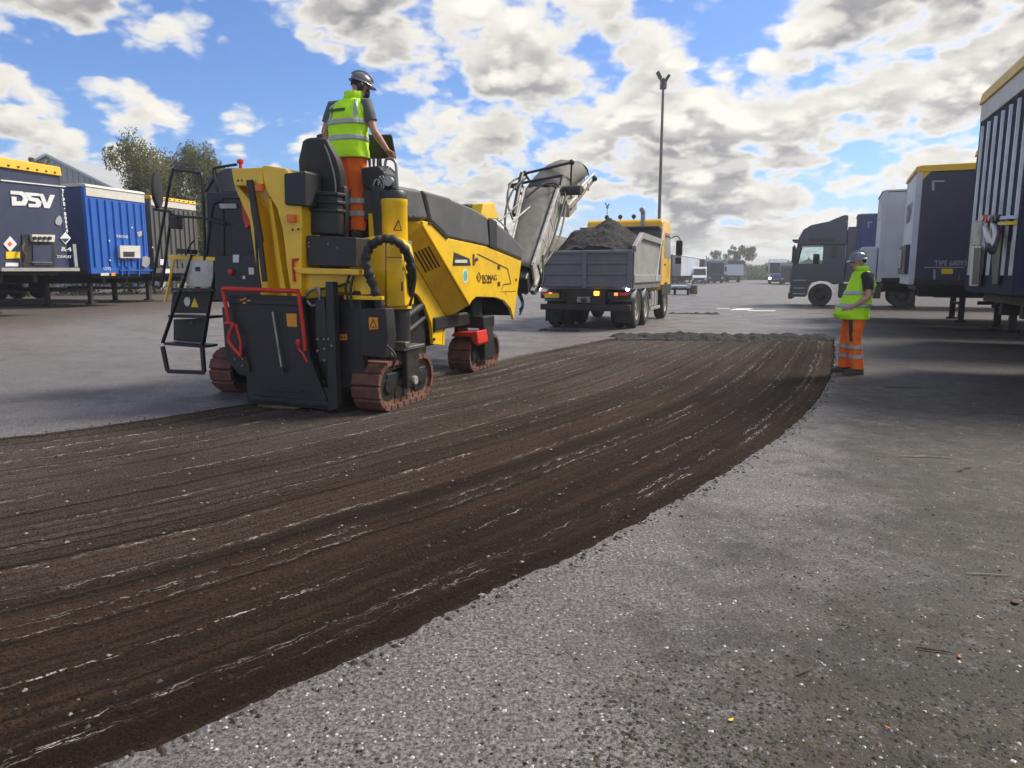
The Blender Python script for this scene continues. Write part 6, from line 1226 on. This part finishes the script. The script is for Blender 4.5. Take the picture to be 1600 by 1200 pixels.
# far wood behind the yard: one mass of foliage
r_ = random.Random(4); cl = []
prof = [(640, 424), (700, 420), (760, 418), (830, 416), (900, 418), (980, 415), (1060, 414), (1085, 410), (1100, 403), (1112, 408), (1130, 405), (1150, 407), (1165, 411), (1178, 415), (1195, 411), (1205, 409), (1218, 410), (1232, 407), (1260, 405), (1320, 404), (1400, 405), (1500, 407), (1650, 404)]
px_s = [p[0] for p in prof]; py_s = [p[1] for p in prof]
for k in range(420):
    x = 560 + 1150 * k / 419; Y = r_.uniform(172, 190); top = atY(x, np.interp(x, px_s, py_s) + r_.uniform(0, 4), Y)
    for z in np.linspace(.6, top.z - .8, max(2, int(top.z / 1.6))): cl.append((top.x + r_.uniform(-1, 1), Y + r_.uniform(-3, 3), z, r_.uniform(1.0, 1.8), r_.uniform(.9, 1.4)))
fw_ = leaves(cl, 60000, .34, 'leaf_far', 'far_wood', None, 0, 8); tag(fw_, 'low green wood closing off the far end of the yard', 'wood', kind='stuff')
core = MB()
for k in range(60):
    x = 560 + 1150 * k / 59; p = atY(x, np.interp(x, px_s, py_s) + 9, 184); x2 = 560 + 1150 * (k + 1) / 59; p2 = atY(x2, np.interp(x2, px_s, py_s) + 9, 184); core.add([(p.x, 184, 0), (p2.x, 184, 0), (p2.x, 186, p2.z), (p.x, 186, p.z), (p.x, 190, 0), (p2.x, 190, 0)], [(0, 1, 2, 3), (3, 2, 5, 4)])
tag(core.build('hedge_bank', 'leaf_dark'), kind='structure')
# hedges added behind both trailer rows to block the light seen under the trailers
def hedge(p0, p1, h, label, seed, z0=0.0):
    r = random.Random(seed); cl = []; p0, p1 = Vector(p0), Vector(p1); n = int((p1 - p0).length / .5)
    for k in range(n):
        q = p0.lerp(p1, k / n); hh = h * (.8 + .4 * r.random())
        for z in np.linspace(.2, hh, 5): cl.append((q.x + r.uniform(-.4, .4), q.y + r.uniform(-.4, .4), z0 + z, r.uniform(.4, .7), .45))
    tag(leaves(cl, n * 110, .13, 'leaf_dark', 'hedge', None, 0, seed), label, 'hedge', kind='stuff')
hedge((-30, 14, 0), (-16, 66, 0), 2.3, 'dark hedge added behind the left row of trailers to block light', 21, .33)
hedge((19.5, 2, 0), (36, 40, 0), 2.3, 'dark hedge added behind the right row of trailers to block light', 22)
# ------------------------------------------------------------------ far vehicles
UF = np.array([-.92, .39, 0.])
cols = [('navy_side', 'navy', 'navy'), ('trailer_white', 'trailer_white', 'white'), ('trailer_white', 'sticker_blue', 'pale blue'), ('trailer_white', 'trailer_white', 'cream'), ('navy_side', 'navy', 'indigo'), ('trailer_white', 'trailer_white', 'grey white')]
far_labels = ['navy trailer end parked beside the tipper mirror, first of the far row', 'white trailer end right after the navy one in the far row', 'pale blue trailer end in the middle of the far row', 'cream trailer end beyond the pale blue one in the far row', 'indigo trailer end next to the white van', 'white trailer end with yellow roof just behind the white van']
for k, (sm_, fm, nm) in enumerate(cols):
    Yk = 92 + k * 6.0; xpx = [1057, 1068, 1079, 1087, 1096, 1108][k]; c = atY(xpx, 430, Yk)
    tx, _ = trailer((c.x, c.y), (-.80, .60), 0, far_labels[k], Ht=3.9, side=sm_, front=fm, cap='trailer_yellow' if k == 5 else 'trailer_white', capH=.1, detail=False, Lg=9.0, group='trailers in the far row')
# far trailer with white lower rear door
c = atY(1149, 430, 124); tx, _ = trailer((c.x, c.y), (.22, .975), 0, 'pale blue trailer rear with navy top and dark underside at the far hedge', Ht=3.75, side='trailer_white', front='sticker_blue', cap='navy', capH=.7, detail=False, Lg=9)
def lorry(center, ang, label, cabm, boxm, lights=False, H=3.8, cabh=3.3, band=None):
    t = empty('box_lorry', center, ang, label, 'lorry'); P = lambda nm, m, *b, bevel=.02: MB().box(*b).build(nm, m, t, bevel)
    MB().prism([(-1.2, y, z) for y, z in [(0, .4), (-.02, 1.4), (.18, cabh - .3), (.5, cabh), (1.9, cabh), (1.9, .7), (1.4, .7), (1.3, 1.0), (.75, 1.0), (.65, .4)]], (2.4, 0, 0)).build('cab', cabm, t, .06)
    MB().prism([(-1.05, -.02, 1.55), (1.05, -.02, 1.55), (1.0, .15, cabh - .45), (-1.0, .15, cabh - .45)], (0, -.03, 0)).build('windscreen', 'glass', t); P('grille', band or 'black', -.85, .85, -.06, -.02, .75, 1.35); P('bumper', 'charcoal', -1.22, 1.22, -.08, .15, .3, .62); P('sun_visor', 'black', -1.1, 1.1, -.06, .22, cabh - .45, cabh - .34)
    P('box_body', boxm, -1.27, 1.27, 2.1, 9.5, 1.05, H); P('chassis', 'chassis', -.5, .5, 1.0, 9.3, .6, 1.0); P('side_guard', 'chassis', -1.2, 1.2, 3.2, 6.6, .4, .8)
    for s in (-1, 1):
        wheel(t, (s * 1.0, 1.02, .48), .48, .3, out=s, n=16); wheel(t, (s * 1.0, 7.6, .48), .48, .5, out=s, n=16); P('mirror', 'black', s * 1.42 - .12, s * 1.42 + .12, .05, .15, 1.8, 2.5)
        P('headlamp', 'lamp_warm' if lights else 'lens', s * .95 - .17, s * .95 + .17, -.09, -.05, .72, .92)
    return t
c = atY(1119, 430, 112); lorry((c.x, c.y, 0), R(-6), 'lorry with dark navy cab and pale box body standing beside the white van', 'navy', 'trailer_white', H=3.75, cabh=3.45)
c = atY(1214, 430, 106); lorry((c.x, c.y, 0), R(-20), 'white lorry with lit headlights and blue grille driving towards the yard', 'trailer_white', 'trailer_white', True, 3.6, 3.4, 'blue')
c = atY(1234, 430, 98); lorry((c.x, c.y, 0), R(-20), 'dark parked lorry half hidden behind the green tractor mirror', 'charcoal', 'corrugated', H=3.0, cabh=2.6)
def van(center, ang, label):
    t = empty('panel_van', center, ang, label, 'van'); body = MB().prism([(-1.0, y, z) for y, z in [(0, .35), (-.03, .95), (.75, 1.25), (1.35, 2.25), (1.8, 2.45), (5.4, 2.45), (5.5, .4), (4.7, .4), (4.6, .7), (4.0, .7), (3.9, .4), (1.4, .4), (1.3, .7), (.7, .7), (.6, .35)]], (2.0, 0, 0)).build('body', 'trailer_white', t, .08, seg=3)
    MB().prism([(-.88, .80, 1.30), (.88, .80, 1.30), (.78, 1.32, 2.12), (-.78, 1.32, 2.12)], (0, -.04, .02)).build('windscreen', 'glass', t); MB().box(-.7, .7, -.06, -.0, .6, .85).build('grille', 'black', t, .02); MB().box(-1.0, 1.0, -.08, .1, .32, .55).build('bumper', 'charcoal', t, .03)
    for s in (-1, 1):
        MB().prism([(s * 1.002, 1.0, 1.3), (s * 1.002, 1.42, 2.05), (s * 1.002, 2.2, 2.05), (s * 1.002, 2.2, 1.3)], (s * .006, 0, 0)).build('side_window', 'glass', t); MB().box(s * .78 - .16, s * .78 + .16, -.05, .0, .82, 1.0).build('headlamp', 'lens', t, .02); MB().box(s * 1.15 - .1, s * 1.15 + .1, 1.1, 1.2, 1.35, 1.65).build('mirror', 'black', t, .02)
        wheel(t, (s * .88, 1.0, .34), .34, .22, out=s, n=16); wheel(t, (s * .88, 4.3, .34), .34, .22, out=s, n=16)
    MB().box(-.2, .2, -.085, -.075, .42, .52).build('number_plate', 'letter_white', t); return t
c = atY(1093, 430, 103); van((c.x, c.y, 0), R(-14), 'white panel van parked among the far lorries')
# low parked flat trailer with tank, right of the tipper cab
p = G(1066, 461); lt_ = empty('flat_trailer', (p.x, p.y, 0), R(-10), 'low flat plant trailer with pale load and olive drum right of tipper cab', 'trailer')
MB().box(-.75, .62, 0, 2.2, .34, .44).build('deck', 'chassis', lt_, .02); MB().box(-.72, .55, .1, 2.1, .50, .66).build('load_box', 'sticker_blue', lt_, .03); MB().box(-.70, .30, .02, 1.9, .44, .5).build('load_pallet', 'charcoal', lt_, .01); MB().beam((-.75, 0, .74), (.62, 0, .72), .04, .05).build('top_rail', 'tipper_light', lt_); MB().ball((.45, .3, .72), (.18, .2, .06)).build('load_sack', 'letter_white', lt_, smooth=60)
MB().lathe([(.01, 0), (.24, 0), (.27, .1), (.27, .5), (.24, .6), (.01, .6)], (.78, .35, .06), (0, 0, 1), 16).build('drum', 'leaf_olive', lt_, smooth=40)
for s in (-.5, .4): wheel(lt_, (s, .6, .26), .26, .18, out=-1, n=14, axis=(0, 1, 0)) if False else wheel(lt_, (s, .25, .24), .24, .16, out=1, n=14)
# ------------------------------------------------------------------ air
hz_ = MB().box(-906, 906, -66, 906, -1.2, 19.5).mesh('haze'); hm_ = bpy.data.materials.new('haze'); hm_.use_nodes = True; hn = hm_.node_tree; hn.nodes.clear()
hv = hn.nodes.new('ShaderNodeVolumePrincipled'); hv.inputs['Color'].default_value = (.86, .90, .96, 1); hv.inputs['Density'].default_value = .0013; hv.inputs['Anisotropy'].default_value = .45
ho = hn.nodes.new('ShaderNodeOutputMaterial'); hn.links.new(hv.outputs[0], ho.inputs['Volume']); hz_.materials.append(hm_)
hob = bpy.data.objects.new('haze', hz_); COL.objects.link(hob); tag(hob, kind='stuff')
